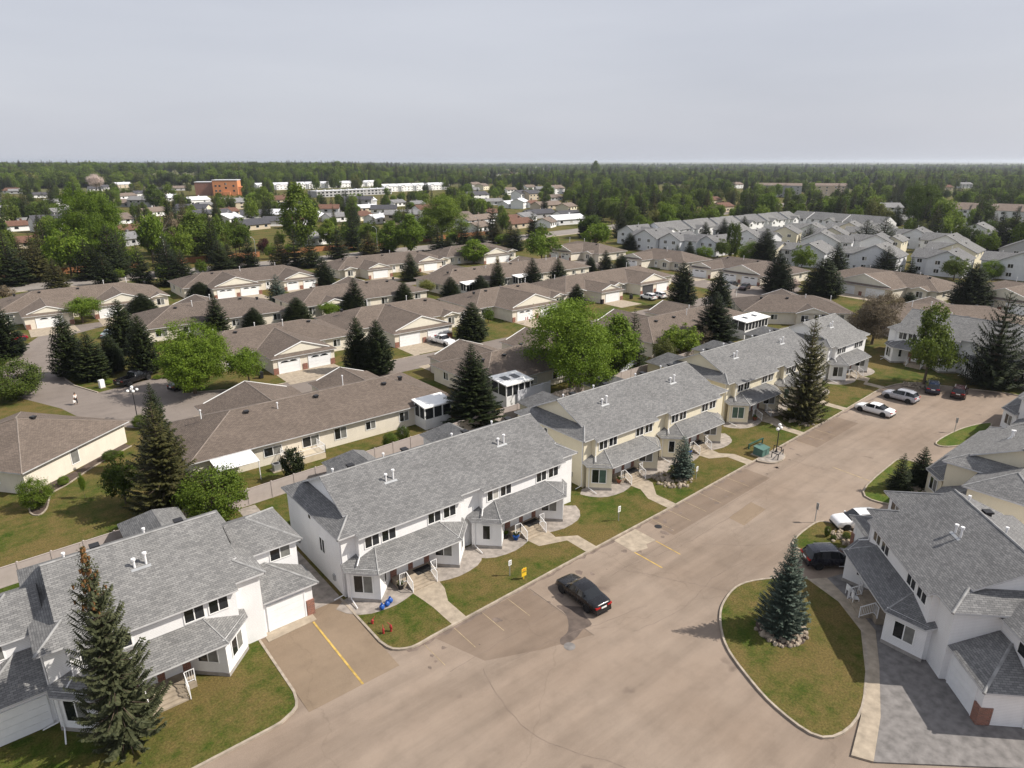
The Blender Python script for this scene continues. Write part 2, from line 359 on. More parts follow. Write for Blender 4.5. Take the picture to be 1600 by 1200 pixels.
# driveway ramp between the end house and its neighbour
d = MB(); d.slab([(11.2, 34.0, -.113), (17.75, 34.0, -.113), (17.75, 43.3, .008), (11.2, 43.3, .008)], .2, 0, 0); tag(d.build('driveway', 'asphalt_patch'), kind='structure')
sheet('driveway_apron', [(11.55, 41.9), (15.3, 42.1), (15.3, 43.6), (11.55, 43.4)], 'concrete', .03, th=.1)
sheet('gravel_strip', [(15.4, 43.3), (17.9, 43.3), (17.9, 63), (16.2, 63), (16.0, 46)], 'gravel', .006)
def px(l, z=0): return [P(x, y, z) for x, y in l]
def island(pts, mat='lawn', n=4, ker=True):
    q = ccw(smooth(pts, True, n)); o = sheet('lawn', q, mat, 0.0, th=.13)
    if ker: kerb(q, -.13, .03, -.15, True)
    return o
island(px([(1127, 962), (1136, 935), (1158, 914), (1200, 905), (1262, 905), (1310, 940), (1345, 985), (1352, 1050), (1338, 1120), (1285, 1150), (1215, 1105), (1165, 1050), (1135, 1005)]))
island(px([(1240, 848), (1262, 826), (1287, 815), (1327, 830), (1352, 848), (1350, 872), (1300, 868), (1255, 859)]))
island(px([(1350, 768), (1393, 726), (1412, 718), (1455, 733), (1462, 752), (1420, 782), (1385, 786)]), 'lawn_green')
island(px([(1464, 691), (1498, 672), (1535, 662), (1548, 664), (1515, 690), (1480, 697)]), 'lawn_green')
# walk and paving in front of the corner house
wk = px([(1262, 905), (1310, 940), (1345, 985), (1352, 1050), (1345, 1120), (1330, 1180), (1365, 1190), (1376, 1120), (1374, 1040), (1368, 985), (1335, 945), (1292, 903)])
sheet('walkway', ccw(wk), 'concrete', .012, th=.14)
pv = px([(1292, 903), (1335, 945), (1368, 985), (1374, 1040), (1376, 1120), (1365, 1190), (1600, 1200), (1660, 1000), (1420, 860), (1345, 888)])
sheet('paving', ccw(pv), 'paver', -.02, th=.1)
sheet('driveway', [(67, 19), (67, 5), (131, 5), (131, 20), (100, 21.5)], 'asphalt_lot', -.11)
# walks from the entrances to the kerb
def walk(tx, ty, bx, by, wt=2.6, wb=1.35):
    pts = [(tx - wt / 2, ty), (tx + wt / 2, ty), (tx + wt / 2 - .2, ty - 1.2), (bx + wb / 2, by + 2.6), (bx + wb / 2, by), (bx - wb / 2, by), (bx - wb / 2, by + 2.6), (tx - wt / 2 + .2, ty - 1.4)]
    sheet('walkway', ccw(pts), 'concrete', .012)
for tx, ty, bx, by in [(23.9, 40.4, 23.6, 35.05), (36.2, 40.4, 38.4, 35.5), (51.8, 41.8, 50.4, 36.0), (64.0, 41.8, 65.6, 36.7), (79.6, 43.2, 78.4, 37.3), (91.8, 43.2, 91.6, 37.95), (107.7, 43.4, 105.5, 38.9)]:
    walk(tx, ty, bx, by)
# foundation beds along the fronts
def bed(x0, x1, y0, y1):
    pts = smooth([(x0, y1), (x0 + .2, y0 + .5), ((x0 * 3 + x1) / 4, y0 - .2), ((x0 + x1) / 2, y0 + .5), ((x0 + 3 * x1) / 4, y0 - .2), (x1 - .2, y0 + .5), (x1, y1)], True, 3)
    sheet('paved_bed', ccw(pts), 'gravel', .006 if int(x0 / 12.1) % 2 else .0085)
for ox, oy in [(17.8, 42.7), (29.9, 42.7), (45.8, 44.1), (57.9, 44.1), (73.6, 45.5), (85.7, 45.5), (101.6, 45.8)]: bed(ox + .1, ox + 12.1, oy - 2.7, oy + .3)
# lot markings, patch and covers
def stripe(a, b, wd=.11, mat='yellow_line', z=-.112, name='parking_line'):
    a = Vector(a); b = Vector(b); d = (b - a).normalized(); n = Vector((-d.y, d.x)) * wd / 2
    sheet(name, ccw([tuple(a + n), tuple(b + n), tuple(b - n), tuple(a - n)]), mat, z)
for x in (20.2, 22.9, 25.6, 28.2, 46.9, 49.6, 52.3, 55.0, 57.7, 60.4, 76, 78.7, 81.4): stripe((x, 34.6 + (x - 18) * .041), (x, 31.9 + (x - 18) * .041), .055, 'faded_line')
stripe((30.4, 34.9), (30.4, 27.6), .06, 'tar'); stripe((41.15, 33.0), (41.15, 29.9), .12); stripe((44.1, 33.0), (44.05, 30.2), .10); stripe((72.1, 30.3), (71.8, 25.6), .16, 'faded_line')
b = MB(); b.poly([(14.9, 42.0, .012), (15.05, 42.0, .012), (15.05, 34.0, -.105), (14.9, 34.0, -.105)]); tag(b.build('parking_line', 'yellow_line'), kind='structure')
sheet('concrete_patch', [(41.2, 35.5), (41.1, 33.0), (42.6, 32.7), (43.0, 33.2), (44.2, 33.1), (44.25, 35.6)], 'driveway_pale' if 'driveway_pale' in M else 'concrete', -.108)
sheet('asphalt_patch', ccw([(21.2, 34.75), (30.3, 35.1), (30.4, 27.7), (26.5, 28.9), (22.6, 30.6)]), 'asphalt_worn', -.1178)
sheet('asphalt_patch', ccw([(46.2, 35.6), (64, 36.4), (64, 33.3), (46.2, 32.6)]), 'asphalt_worn', -.1176)
sheet('asphalt_patch', ccw([(76, 37.0), (88, 37.5), (88, 34.6), (76, 34.1)]), 'asphalt_worn', -.1174)
sheet('asphalt_patch', ccw([(53, 31.2), (57.5, 31.6), (57.3, 29.8), (52.8, 29.4)]), 'asphalt_patch', -.1172)
for x, y, r in [(46.3, 34.5, .36), (28.2, 27.9, .42)]:
    b = MB(); b.lathe([(0.001, .02), (r * .8, .02), (r * .82, .012), (r, .012), (r, 0)], n=20)
    tag(b.build('manhole_cover', 'metal_black' if r < .4 else 'paver', loc=(x, y, -.119)), 'round dark drain cover in the lot beside the pale concrete patch' if r < .4 else 'round grey manhole cover in the open lot behind the black sedan', 'manhole cover')
# lanes of the bungalow court
wl = [P(152, 614), P(115, 603), P(100, 592), P(95, 575), P(98, 562), P(100, 545)]      # east kerb of the west road
lane1 = [(13.5, 92.6), (165, 92.6), (166, 99.2), (60, 99.5), (33, 99.0), (22.5, 103.5)] + wl + [(13.5, 156), (20, 160.5), (60, 161.5), (170, 163), (170, 167.5), (14, 165.5), (9, 160), (5, 150), (2.5, 141), (-1, 130), (2, 118), (6.5, 108), (8.5, 100), (11, 96)]
sheet('lane', ccw(lane1), 'asphalt_lane', .01)
kerb(wl[::-1], 0, .13, .2); kerb([(22.5, 103.5), (33, 99.0), (60, 99.5)], 0, .1, .2)
sheet('parking_bay', ccw([P(152, 614), P(245, 590), P(290, 596), P(285, 622), P(210, 630)]), 'asphalt_lane', .014)
sheet('lane', [(155, 92.6), (166, 92.6), (170, 167), (159, 167)], 'asphalt_lane', .014)
sheet('court', smooth([(160, 88), (176, 90), (178, 104), (168, 112), (156, 106), (152, 96)], True, 4), 'asphalt_lane', .018)
sheet('main_road', [(-400, 219), (0, 220.5), (100, 222), (180, 228), (300, 242), (800, 330), (800, 347), (300, 258), (180, 242), (100, 235.5), (0, 234.5), (-400, 233)], 'asphalt_main', .01)
kerb([(-400, 218.6), (0, 220.2), (100, 221.7), (180, 227.7), (300, 241.7)], 0, .14, -1.6)
# planting bed edging by the corner bungalow
be = smooth([P(205, 697), P(150, 727), P(105, 757), P(80, 772), P(72, 795), P(60, 805), P(48, 800), P(48, 780)], False, 4)
kerb(be, 0, .1, .12)
sheet('planting_bed', ccw(be + [P(45, 770), P(120, 735), P(188, 690)]), 'mulch', .006)

# oil and tar stains on the lot
def blot(cx, cy, r, seed, z=-.1165, sx=1.0, mat='tar_soft'):
    rr = random.Random(seed); pts = [(cx + r * sx * rr.uniform(.5, 1.1) * math.cos(a), cy + r * rr.uniform(.5, 1.1) * math.sin(a)) for a in np.linspace(0, 6.28, 12)[:-1]]
    sheet('oil_stain', smooth(pts, True, 3), mat, z)
rs = random.Random(5)
for k in range(60):
    x = rs.uniform(19, 96); blot(x, 34.0 + (x - 18) * .041 - rs.uniform(.3, 2.2), rs.uniform(.08, .42), k, -.1162 + .0001 * (k % 6), rs.uniform(.6, 1.1))
sheet('wet_patch', smooth([(31.6, 29.9), (32.2, 30.3), (31.4, 31.2), (30.6, 31.9), (30.45, 30.6), (29.3, 29.2), (28.2, 28.9), (27.9, 28.3), (29.0, 28.2), (30.3, 28.6), (31.2, 28.6)], True, 3), 'tar', -.1145)
def crack(pts, wd, seed):
    rr = random.Random(seed); q = smooth(pts, False, 9); q = [(x + rr.uniform(-.09, .09), y + rr.uniform(-.09, .09)) for x, y in q]; l = band(q, wd); m_ = MB()
    for i in range(len(q) - 1): m_.poly([(*q[i], -.1142), (*q[i + 1], -.1142), (*l[i + 1], -.1142), (*l[i], -.1142)])
    tag(m_.build('sealed_crack', 'tar_soft'), kind='structure')
crack([P(968, 888), P(1010, 895), P(1070, 908), P(1138, 922)], .045, 1); crack([P(975, 885), P(1020, 868), P(1090, 838), P(1180, 780)], .035, 2); crack([P(800, 1030), P(860, 1000), P(930, 975), P(1010, 945)], .03, 3)
for k, pts in enumerate([[(20, 31.2), (30, 31.6), (45, 32.2), (60, 32.9), (76, 33.6)], [(47, 30), (52, 26), (58, 25.5)], [(62, 33.4), (64, 29), (67.5, 26.4)], [(78, 34), (80, 30), (86, 27.4), (95, 26.6)], [(22, 30), (21, 24), (24, 18)], [(33, 26), (38, 25.4), (44, 26.3), (50, 25.4)], [(88, 36), (92, 31), (100, 29.5), (107, 27)], [(70, 35.5), (70.5, 31), (72, 28)]]): crack(pts, .03, 20 + k)
# dirt gathered in the gutter
rr = random.Random(3); gx = [18.9 + .55 * i for i in range(155)]; ky = lambda x: float(np.interp(x, [p[0] for p in K[i1 + 6:i1 + 14]], [p[1] for p in K[i1 + 6:i1 + 14]]))
g = MB(); wv = [max(.05, rr.gauss(.22, .12)) for _ in gx]
for i in range(len(gx) - 1): a, c = ky(gx[i]), ky(gx[i + 1]); g.poly([(gx[i], a - wv[i], -.1155), (gx[i + 1], c - wv[i + 1], -.1155), (gx[i + 1], c + .05, -.1155), (gx[i], a + .05, -.1155)])
tag(g.build('gutter_dirt', 'tar_soft'), kind='structure')
# ------------------------------------------------------------------ shared house pieces
WC = {}
def win(parent, loc, rz, wd, ht, n=2, mats=('glass', 'curtain'), frame='trim'):
    k = ('w', wd, ht, n, frame)
    if k not in WC:
        b = MB(); t = .07; x0, x1, z0, z1 = -wd / 2, wd / 2, -ht / 2, ht / 2
        b.box(x0 - t, x1 + t, -.05, .0, z0 - t, z0); b.box(x0 - t, x1 + t, -.05, 0, z1, z1 + t)
        b.box(x0 - t, x0, -.05, 0, z0, z1); b.box(x1, x1 + t, -.05, 0, z0, z1)
        for i in range(1, n): x = x0 + wd * i / n; b.box(x - .035, x + .035, -.05, 0, z0, z1)
        WC[k] = b.mesh('window', frame)
    f = put('window', WC[k], parent, loc, rz)
    hv = int((loc[0] * 131.7 + loc[1] * 71.3 + loc[2] * 37.1) * 10 + len(bpy.data.objects)) % 11
    for i in range(n):
        mt = mats[i % len(mats)]; mt = 'blind' if hv == 3 and i == n - 1 else 'curtain' if hv == 5 and mt == 'screen' else mt; k2 = ('p', round(wd / n, 3), ht, mt)
        if k2 not in WC: WC[k2] = MB().box(-wd / n / 2 + .01, wd / n / 2 - .01, -.022, -.006, -ht / 2, ht / 2).mesh('pane', mt)
        put('pane', WC[k2], f, (-wd / 2 + wd * (i + .5) / n, 0, 0))
    return f
def door(parent, loc, rz, wd=.92, ht=2.05, mat='door_white', glazed=True):
    k = ('d', wd, ht, mat)
    if k not in WC:
        b = MB(); b.box(-wd / 2, wd / 2, -.05, 0, 0, ht); b.box(-wd / 2 - .08, -wd / 2, -.08, 0, 0, ht + .08); b.box(wd / 2, wd / 2 + .08, -.08, 0, 0, ht + .08); b.box(-wd / 2, wd / 2, -.08, 0, ht, ht + .08)
        WC[k] = b.mesh('door', mat); WC[k + ('g',)] = MB().box(-wd * .3, wd * .3, -.065, -.05, ht * .45, ht * .88).mesh('pane', 'glass')
        WC[k + ('h',)] = MB().box(wd * .34, wd * .4, -.11, -.05, ht * .46, ht * .5).mesh('handle', 'metal_galv')
    f = put('door', WC[k], parent, loc, rz); put('handle', WC[k + ('h',)], f)
    if glazed: put('pane', WC[k + ('g',)], f)
    return f
def garage_door(parent, loc, rz, wd, ht=2.15, lites=False, mat='garage_panel'):
    k = ('gd', wd, ht, mat)
    if k not in WC:
        b = MB(); n = 4
        for i in range(n): b.box(-wd / 2, wd / 2, -.06, 0, ht * i / n + .012, ht * (i + 1) / n - .006)
        b.box(-wd / 2 - .1, -wd / 2, -.09, 0, 0, ht + .1); b.box(wd / 2, wd / 2 + .1, -.09, 0, 0, ht + .1); b.box(-wd / 2, wd / 2, -.09, 0, ht, ht + .1)
        WC[k] = b.mesh('garage_door', mat)
        b = MB()
        for s in (-1, 1):
            c = s * wd * .2; pts = [(c - .75, 0)] + [(c + .75 * math.cos(a), .3 * math.sin(a)) for a in np.linspace(math.pi, 0, 7)]
            b.poly([(x, -.068, ht * .82 + z) for x, z in pts])
        WC[k + ('l',)] = b.mesh('pane', 'glass')
    f = put('garage_door', WC[k], parent, loc, rz)
    if lites: put('pane', WC[k + ('l',)], f)
    return f
def flue(parent, loc, h=.7, r=.07, cap=True, mat='metal_white'):
    k = ('fl', h, r, cap, mat)
    if k not in WC:
        b = MB(); b.tube((0, 0, -.3), (0, 0, h), r, r, 8)
        if cap: b.tube((0, 0, h - .02), (0, 0, h + .12), r * 1.9, r * 1.9, 8)
        b.box(-.28, .28, -.3, .3, -.14, -.06) if False else None
        WC[k] = b.mesh('flue', mat)
    return put('flue', WC[k], parent, loc)
def vent(parent, loc, rz=0, mat='metal_black', s=.3):
    k = ('vt', mat, s)
    if k not in WC:
        b = MB(); b.box(-s * .7, s * .7, -s * .7, s * .7, -.25, .16); b.box(-s, s, -s, s, .16, .3); WC[k] = b.mesh('roof_vent', mat)
    return put('roof_vent', WC[k], parent, loc, rz)
def railing(parent, p0, p1, h=.95, mat='metal_white', step=.13, name='railing'):
    p0 = Vector(p0); p1 = Vector(p1); L = (p1 - p0).length; n = max(1, int(L / step)); b = MB(); up = Vector((0, 0, h))
    b.tube(p0 + up, p1 + up, .035, .035, 4); b.tube(p0 + Vector((0, 0, .12)), p1 + Vector((0, 0, .12)), .025, .025, 4)
    for i in range(n + 1):
        q = p0.lerp(p1, i / n); r = .04 if i in (0, n) else .014
        b.tube(q + Vector((0, 0, 0 if r > .03 else .12)), q + up * (1.05 if r > .03 else 1), r, r, 4)
    return b.build(name, mat, parent, uv=False)
def downspout(parent, pts, mat='metal_white', r=.045):
    b = MB()
    for a, c in zip(pts, pts[1:]): b.tube(a, c, r, r, 5)
    return b.build('downspout', mat, parent, uv=False)
def caps(parent, segs, mat, r=.1, n=6):
    for a, q in segs: MB().tube(a, q, r, r, n).build('ridge_cap', mat, parent)
SLO = .48
def townhouse(label, loc, rz, wall='wall_white', n=2, wingL=False, wingR=False, bay=('glass', 'curtain'), rear=True, trim='trim', stoops=True):
    T = thing('townhouse', label, 'townhouse', loc, rz, 'two-storey townhouse blocks')
    st = [1.5 + 12.1 * i for i in range(n)]; L = st[-1] + 12.1
    FOOT.append((loc[0], loc[1], rz, -4.0 if wingL else 0, L + (4.0 if wingR else 0), -2.4, 12.5))
    E0, E1 = 5.3, 5.54; vr, zr = 5.8, 5.3 + 6.2 * SLO
    fp = [(.4, .5)]
    for u in st: fp += [(u + .1, .5), (u + .1, 0), (u + 9.9, 0), (u + 9.9, .5)]
    fp += [(L - .4, .5), (L - .4, 11.3), (.4, 11.3)]
    b = MB(); b.prism(fp, 0, 5.45)
    zg = E1 + 1.7 * SLO; vg0 = -.4 + (zg - E0) / SLO; vg1 = 2 * vr - vg0
    for s in (0, 1):
        u0, u1 = (1.72, 1.9) if s == 0 else (L - 1.9, L - 1.72)
        t = [(vg0 + .05, zg), (vr, zr - .04), (vg1 - .05, zg)]
        b.poly([(u0, v, z) for v, z in (t if s else t[::-1])]); b.poly([(u1, v, z) for v, z in (t[::-1] if s else t)])
    b.build('wall', wall, T)
    # roof: front slope with stepped eave, back slope, hipped skirts under the end gables
    r = MB(); f = [(0, .1, E1)]
    for u in st: f += [(u, .1, E1), (u, -.4, E0), (u + 10, -.4, E0), (u + 10, .1, E1)]
    f += [(L, .1, E1), (L - 1.7, vg0, zg), (L - 1.35, vg0 + .1, zg + .05), (L - 1.35, vr, zr), (1.35, vr, zr), (1.35, vg0 + .1, zg + .05), (1.7, vg0, zg)]
    r.slab(f, .13, 0, 1)
    r.slab([(L, 11.5, E1), (0, 11.5, E1), (1.7, vg1, zg), (1.35, vg1 - .1, zg + .05), (1.35, vr, zr), (L - 1.35, vr, zr), (L - 1.35, vg1 - .1, zg + .05), (L - 1.7, vg1, zg)], .13, 0, 1)
    r.slab([(0, .1, E1), (1.7, vg0, zg), (1.7, vg1, zg), (0, 11.5, E1)], .13, 0, 1)
    r.slab([(L, .1, E1), (L, 11.5, E1), (L - 1.7, vg1, zg), (L - 1.7, vg0, zg)], .13, 0, 1)
    ro = r.build('roof', ['roof_grey', 'gutter'], T)
    caps(ro, [((1.35, vr, zr - .03), (L - 1.35, vr, zr - .03)), ((0, .1, E1 - .05), (1.7, vg0, zg - .03)), ((L, .1, E1 - .05), (L - 1.7, vg0, zg - .03))], 'ridge_cap_grey')
    for k, u in enumerate(st):
        m = lambda x: u - 1.5 + x
        # porch roof
        p = MB(); z0 = 2.78
        def dz(x, v): return z0 + .5 * ((x - 2.1) + (v + 2.15)) / math.sqrt(2)
        zt = z0 + .5 * 2.15
        p.slab([(m(2.1), -2.15, z0), (m(10.0), -2.15, z0), (m(9.11), .02, zt), (m(2.99), .02, zt)], .11, 0, 1)
        lf = [(.2, -.25), (2.1, -2.15), (2.99, .02), (1.62, .02), (1.62, .52), (.2, .52)]
        p.slab([(m(x), v, z0 if i < 2 else (zt if i == 2 else dz(x, v))) for i, (x, v) in enumerate(lf)], .11, 0, 1)
        p.slab([(m(12.1 - x), v, z0 if i < 2 else (zt if i == 2 else dz(x, v))) for i, (x, v) in enumerate(lf)][::-1], .11, 0, 1)
        po = p.build('porch_roof', ['roof_grey', 'gutter'], T)
        caps(po, [((m(2.1), -2.15, z0 - .02), (m(2.99), 0, zt - .02)), ((m(10), -2.15, z0 - .02), (m(9.11), 0, zt - .02))], 'ridge_cap_grey', .07, 5)
        # angled bays
        for a in (.4, 7.9):
            b = MB(); b.prism([(m(a), 0.02), (m(a + 1.9), -1.9), (m(a + 3.8), .02)], .28, 2.95); b.prism([(m(a - .03), 0.02), (m(a + 1.9), -1.94), (m(a + 3.83), .02)], 0, .28, 1); b.build('bay', [wall, 'foundation'], T)
            MB().box(-.09, .09, -.06, 0, -.07, .07).build('wall_vent', 'metal_galv', T, (m(a + .9), -.52, .62), R(-45))
        win(T, (m(1.33), -.955, 1.62), R(-45), *((1.45, 1.5, 2) if k == 0 else (.62, 1.35, 1)), bay)
        win(T, (m(3.2), -1.02, 1.75), R(45), .45, 1.2, 1)
        win(T, (m(8.85), -.965, 1.7), R(-45), 1.4, 1.1, 2, ('glass', 'curtain'))
        win(T, (m(10.75), -.965, 1.65), R(45), *((1.3, 1.25, 2) if wingR and k == n - 1 else (.5, 1.1, 1)))
        for x in (2.8, 4.3, 8.65, 10.2): win(T, (m(x), 0, 4.55), 0, 1.2, 1.08, 2, ('glass', 'screen'))
        # entrance: brick piers, two doors, stoop, steps, rails
        for x0, x1 in ((4.2, 4.75), (5.85, 6.3), (7.4, 7.9)): MB().box(m(x0), m(x1), -.1, 0, 0, 2.8).build('brick_pier', 'brick', T)
        for x in (5.3, 6.85): door(T, (m(x), -.01, .5), 0)
        b = MB(); b.box(m(4.25), m(7.85), -1.45, -.005, 0, .5)
        for i in range(3): b.box(m(4.95), m(7.15), -1.45 - .3 * (i + 1), -1.45 - .3 * i, 0, .5 - .125 * (i + 1))
        b.build('stoop', 'concrete', T)
        for x in (4.9, 7.2):
            railing(T, (m(x), -1.4, .5), (m(x), -2.4, .05)); railing(T, (m(x), -1.4, .5), (m(x + (-.6 if x < 6 else .6)), -1.4, .5))
        downspout(T, [(m(1.62), -.08, 5.2), (m(1.62), -.08, 3.55), (m(1.1), -.62, 3.18)]); downspout(T, [(m(.55), -.25, 2.75), (m(.55), -.25, .25), (m(.45), -1.5, .12)])
        # flues on the front slope, vents near the ridge
        for du, dv, h in ((-.35, 0, .55), (.35, 0, .75)): flue(T, (m(6.6 + du), 3.6 + dv, 5.3 + 4.0 * SLO), h, .075)
        b = MB(); b.slab([(m(6.0), 3.3, 5.3 + 3.7 * SLO + .012), (m(7.2), 3.3, 5.3 + 3.7 * SLO + .012), (m(7.2), 3.5, 5.3 + 3.9 * SLO + .012), (m(6.0), 3.5, 5.3 + 3.9 * SLO + .012)], .01, 0, 0); b.build('flashing', 'metal_galv', ro)
        vent(T, (m(4.5), 6.6, zr - .8 * SLO)); vent(T, (m(9.8), 6.5, zr - .7 * SLO)); flue(T, (m(7.5), 6.2, zr - .3), .45, .06); flue(T, (m(2.7), 6.2, zr - .3), .4, .06)
        if rear:
            b = MB(); a0, a1 = m(7.3), m(12.3); ac = (a0 + a1) / 2; b.box(a0 + .3, a1 - .3, 11.3, 19.5, 0, 2.7); b.build('rear_wing', wall, T)
            b = MB(); zz = 2.7 + 2.5 * .66
            b.slab([(a0, 11.3, 2.7), (ac, 11.3, zz), (ac, 17.4, zz), (a0, 19.9, 2.7)][::-1], .11, 0, 1); b.slab([(a1, 11.3, 2.7), (a1, 19.9, 2.7), (ac, 17.4, zz), (ac, 11.3, zz)], .11, 0, 1)
            b.slab([(a0, 19.9, 2.7), (ac, 17.4, zz), (a1, 19.9, 2.7)], .11, 0, 1); b.build('rear_roof', ['roof_grey', 'gutter'], T)
    for v, z, w_, h_ in ((2.2, 1.0, .35, .5), (9.4, 1.1, .4, .6), (9.9, .8, .25, .3)): MB().box(-w_ / 2, w_ / 2, -.14, 0, -h_ / 2, h_ / 2).build('meter_box', 'metal_galv', T, (.4, v, z), R(-90))
    downspout(T, [(.33, .62, 5.3), (.33, .62, .2), (-.5, .62, .1)]); downspout(T, [(L - .33, 10.9, 5.3), (L - .33, 10.9, .2)])
    win(T, (.4, 4.2, 3.0), R(-90), .9, 1.25, 2, ('glass',)); win(T, (.4, 6.4, 4.75), R(-90), .5, .5, 1)
    win(T, (L - .4, 6.0, 4.4), R(90), .9, 1.2, 2)
    for side in (0, 1):
        if not (wingL, wingR)[side]: continue
        X = (lambda x: L + x) if side else (lambda x: -x)
        def sl(mb, pts, th=.12): mb.slab([(X(a), v, z) for a, v, z in (pts if side else pts[::-1])], th, 0, 1)
        def bxx(mb, a0, a1, v0, v1, z0, z1, m_=0): mb.box(min(X(a0), X(a1)), max(X(a0), X(a1)), v0, v1, z0, z1, m_)
        b = MB(); bxx(b, -.5, 3.5, 3.5, 9.0, 0, 5.35); b.build('wing_wall', wall, T)
        b = MB(); bxx(b, -.41, 3.4, .9, 3.5, 0, 2.85); b.build('garage_wall', wall, T)
        e = 5.3; zz = e + 3.15 * SLO; r = MB()
        sl(r, [(-.9, 3.1, e), (3.9, 3.1, e), (.75, 6.25, zz), (-.9, 6.25, zz)]); sl(r, [(-.9, 6.25, zz), (.75, 6.25, zz), (3.9, 9.4, e), (-.9, 9.4, e)]); sl(r, [(3.9, 3.1, e), (3.9, 9.4, e), (.75, 6.25, zz)])
        q = r.build('wing_roof', ['roof_grey', 'gutter'], T)
        caps(q, [((X(3.9), 3.1, e - .05), (X(.75), 6.25, zz - .03)), ((X(3.9), 9.4, e - .05), (X(.75), 6.25, zz - .03))], 'ridge_cap_grey')
        g0 = 2.78; zz = g0 + 2.95 * SLO; r = MB()
        sl(r, [(-.35, .5, g0), (3.85, .5, g0), (.9, 3.45, zz), (-.35, 3.45, zz)]); sl(r, [(3.85, .5, g0), (3.85, 3.46, g0), (.9, 3.46, zz)])
        q = r.build('garage_roof', ['roof_grey', 'gutter'], T); c = MB(); c.tube((X(3.85), .5, g0 - .04), (X(.9), 3.45, zz - .03), .1, .1, 6); c.build('ridge_cap', 'ridge_cap_grey', q)
        garage_door(T, (X(1.35), .9, .02), 0, 2.7)
        b = MB(); bxx(b, 2.85, 3.45, .78, 1.6, 0, 1.3); b.build('brick_pier', 'brick', T)
        win(T, (X(2.2), 3.5, 4.55), 0, 1.5, 1.0, 2, ('glass', 'curtain'))
    return T
# label, origin, rotation, wall, units, garage wings
townhouse('white townhouse block with an attached single garage, behind the cone-topped spruce', (-1.5, 42.1, 0), 0, 'wall_white', 1, True, True)
townhouse('white townhouse block with blue bags by its bay, next to the asphalt driveway', (17.8, 42.7, 0), 0, 'wall_white', 2)
townhouse('cream townhouse block with a small spruce in a ring of stones on its lawn', (45.8, 44.1, 0), 0, 'wall_cream', 2, bay=('glass', 'curtain_green'))
townhouse('cream townhouse block behind the green transformer box and globe lamp', (73.6, 45.5, 0), 0, 'wall_cream', 2, bay=('curtain_green', 'curtain_green'))
townhouse('short white townhouse block at the end of the row by the grey fence', (101.6, 45.8, 0), 0, 'wall_white', 1)
townhouse('white townhouse block facing the row end, behind the two dark parked cars', (122.3, 46.2, 0), R(-90), 'wall_white', 2, rear=False)
townhouse('white townhouse block set diagonally beside the black crossover', (54.1, 19.5, 0), R(225), 'wall_white', 1, True, True, rear=False)
townhouse('cream townhouse block across the lot, behind the two little spruces', (83.0, 19.2, 0), R(180), 'wall_cream', 1, False, True, rear=False)
townhouse('white townhouse block across the lot beyond the cream one', (110.2, 20.2, 0), R(180), 'wall_white', 1, False, True, rear=False)
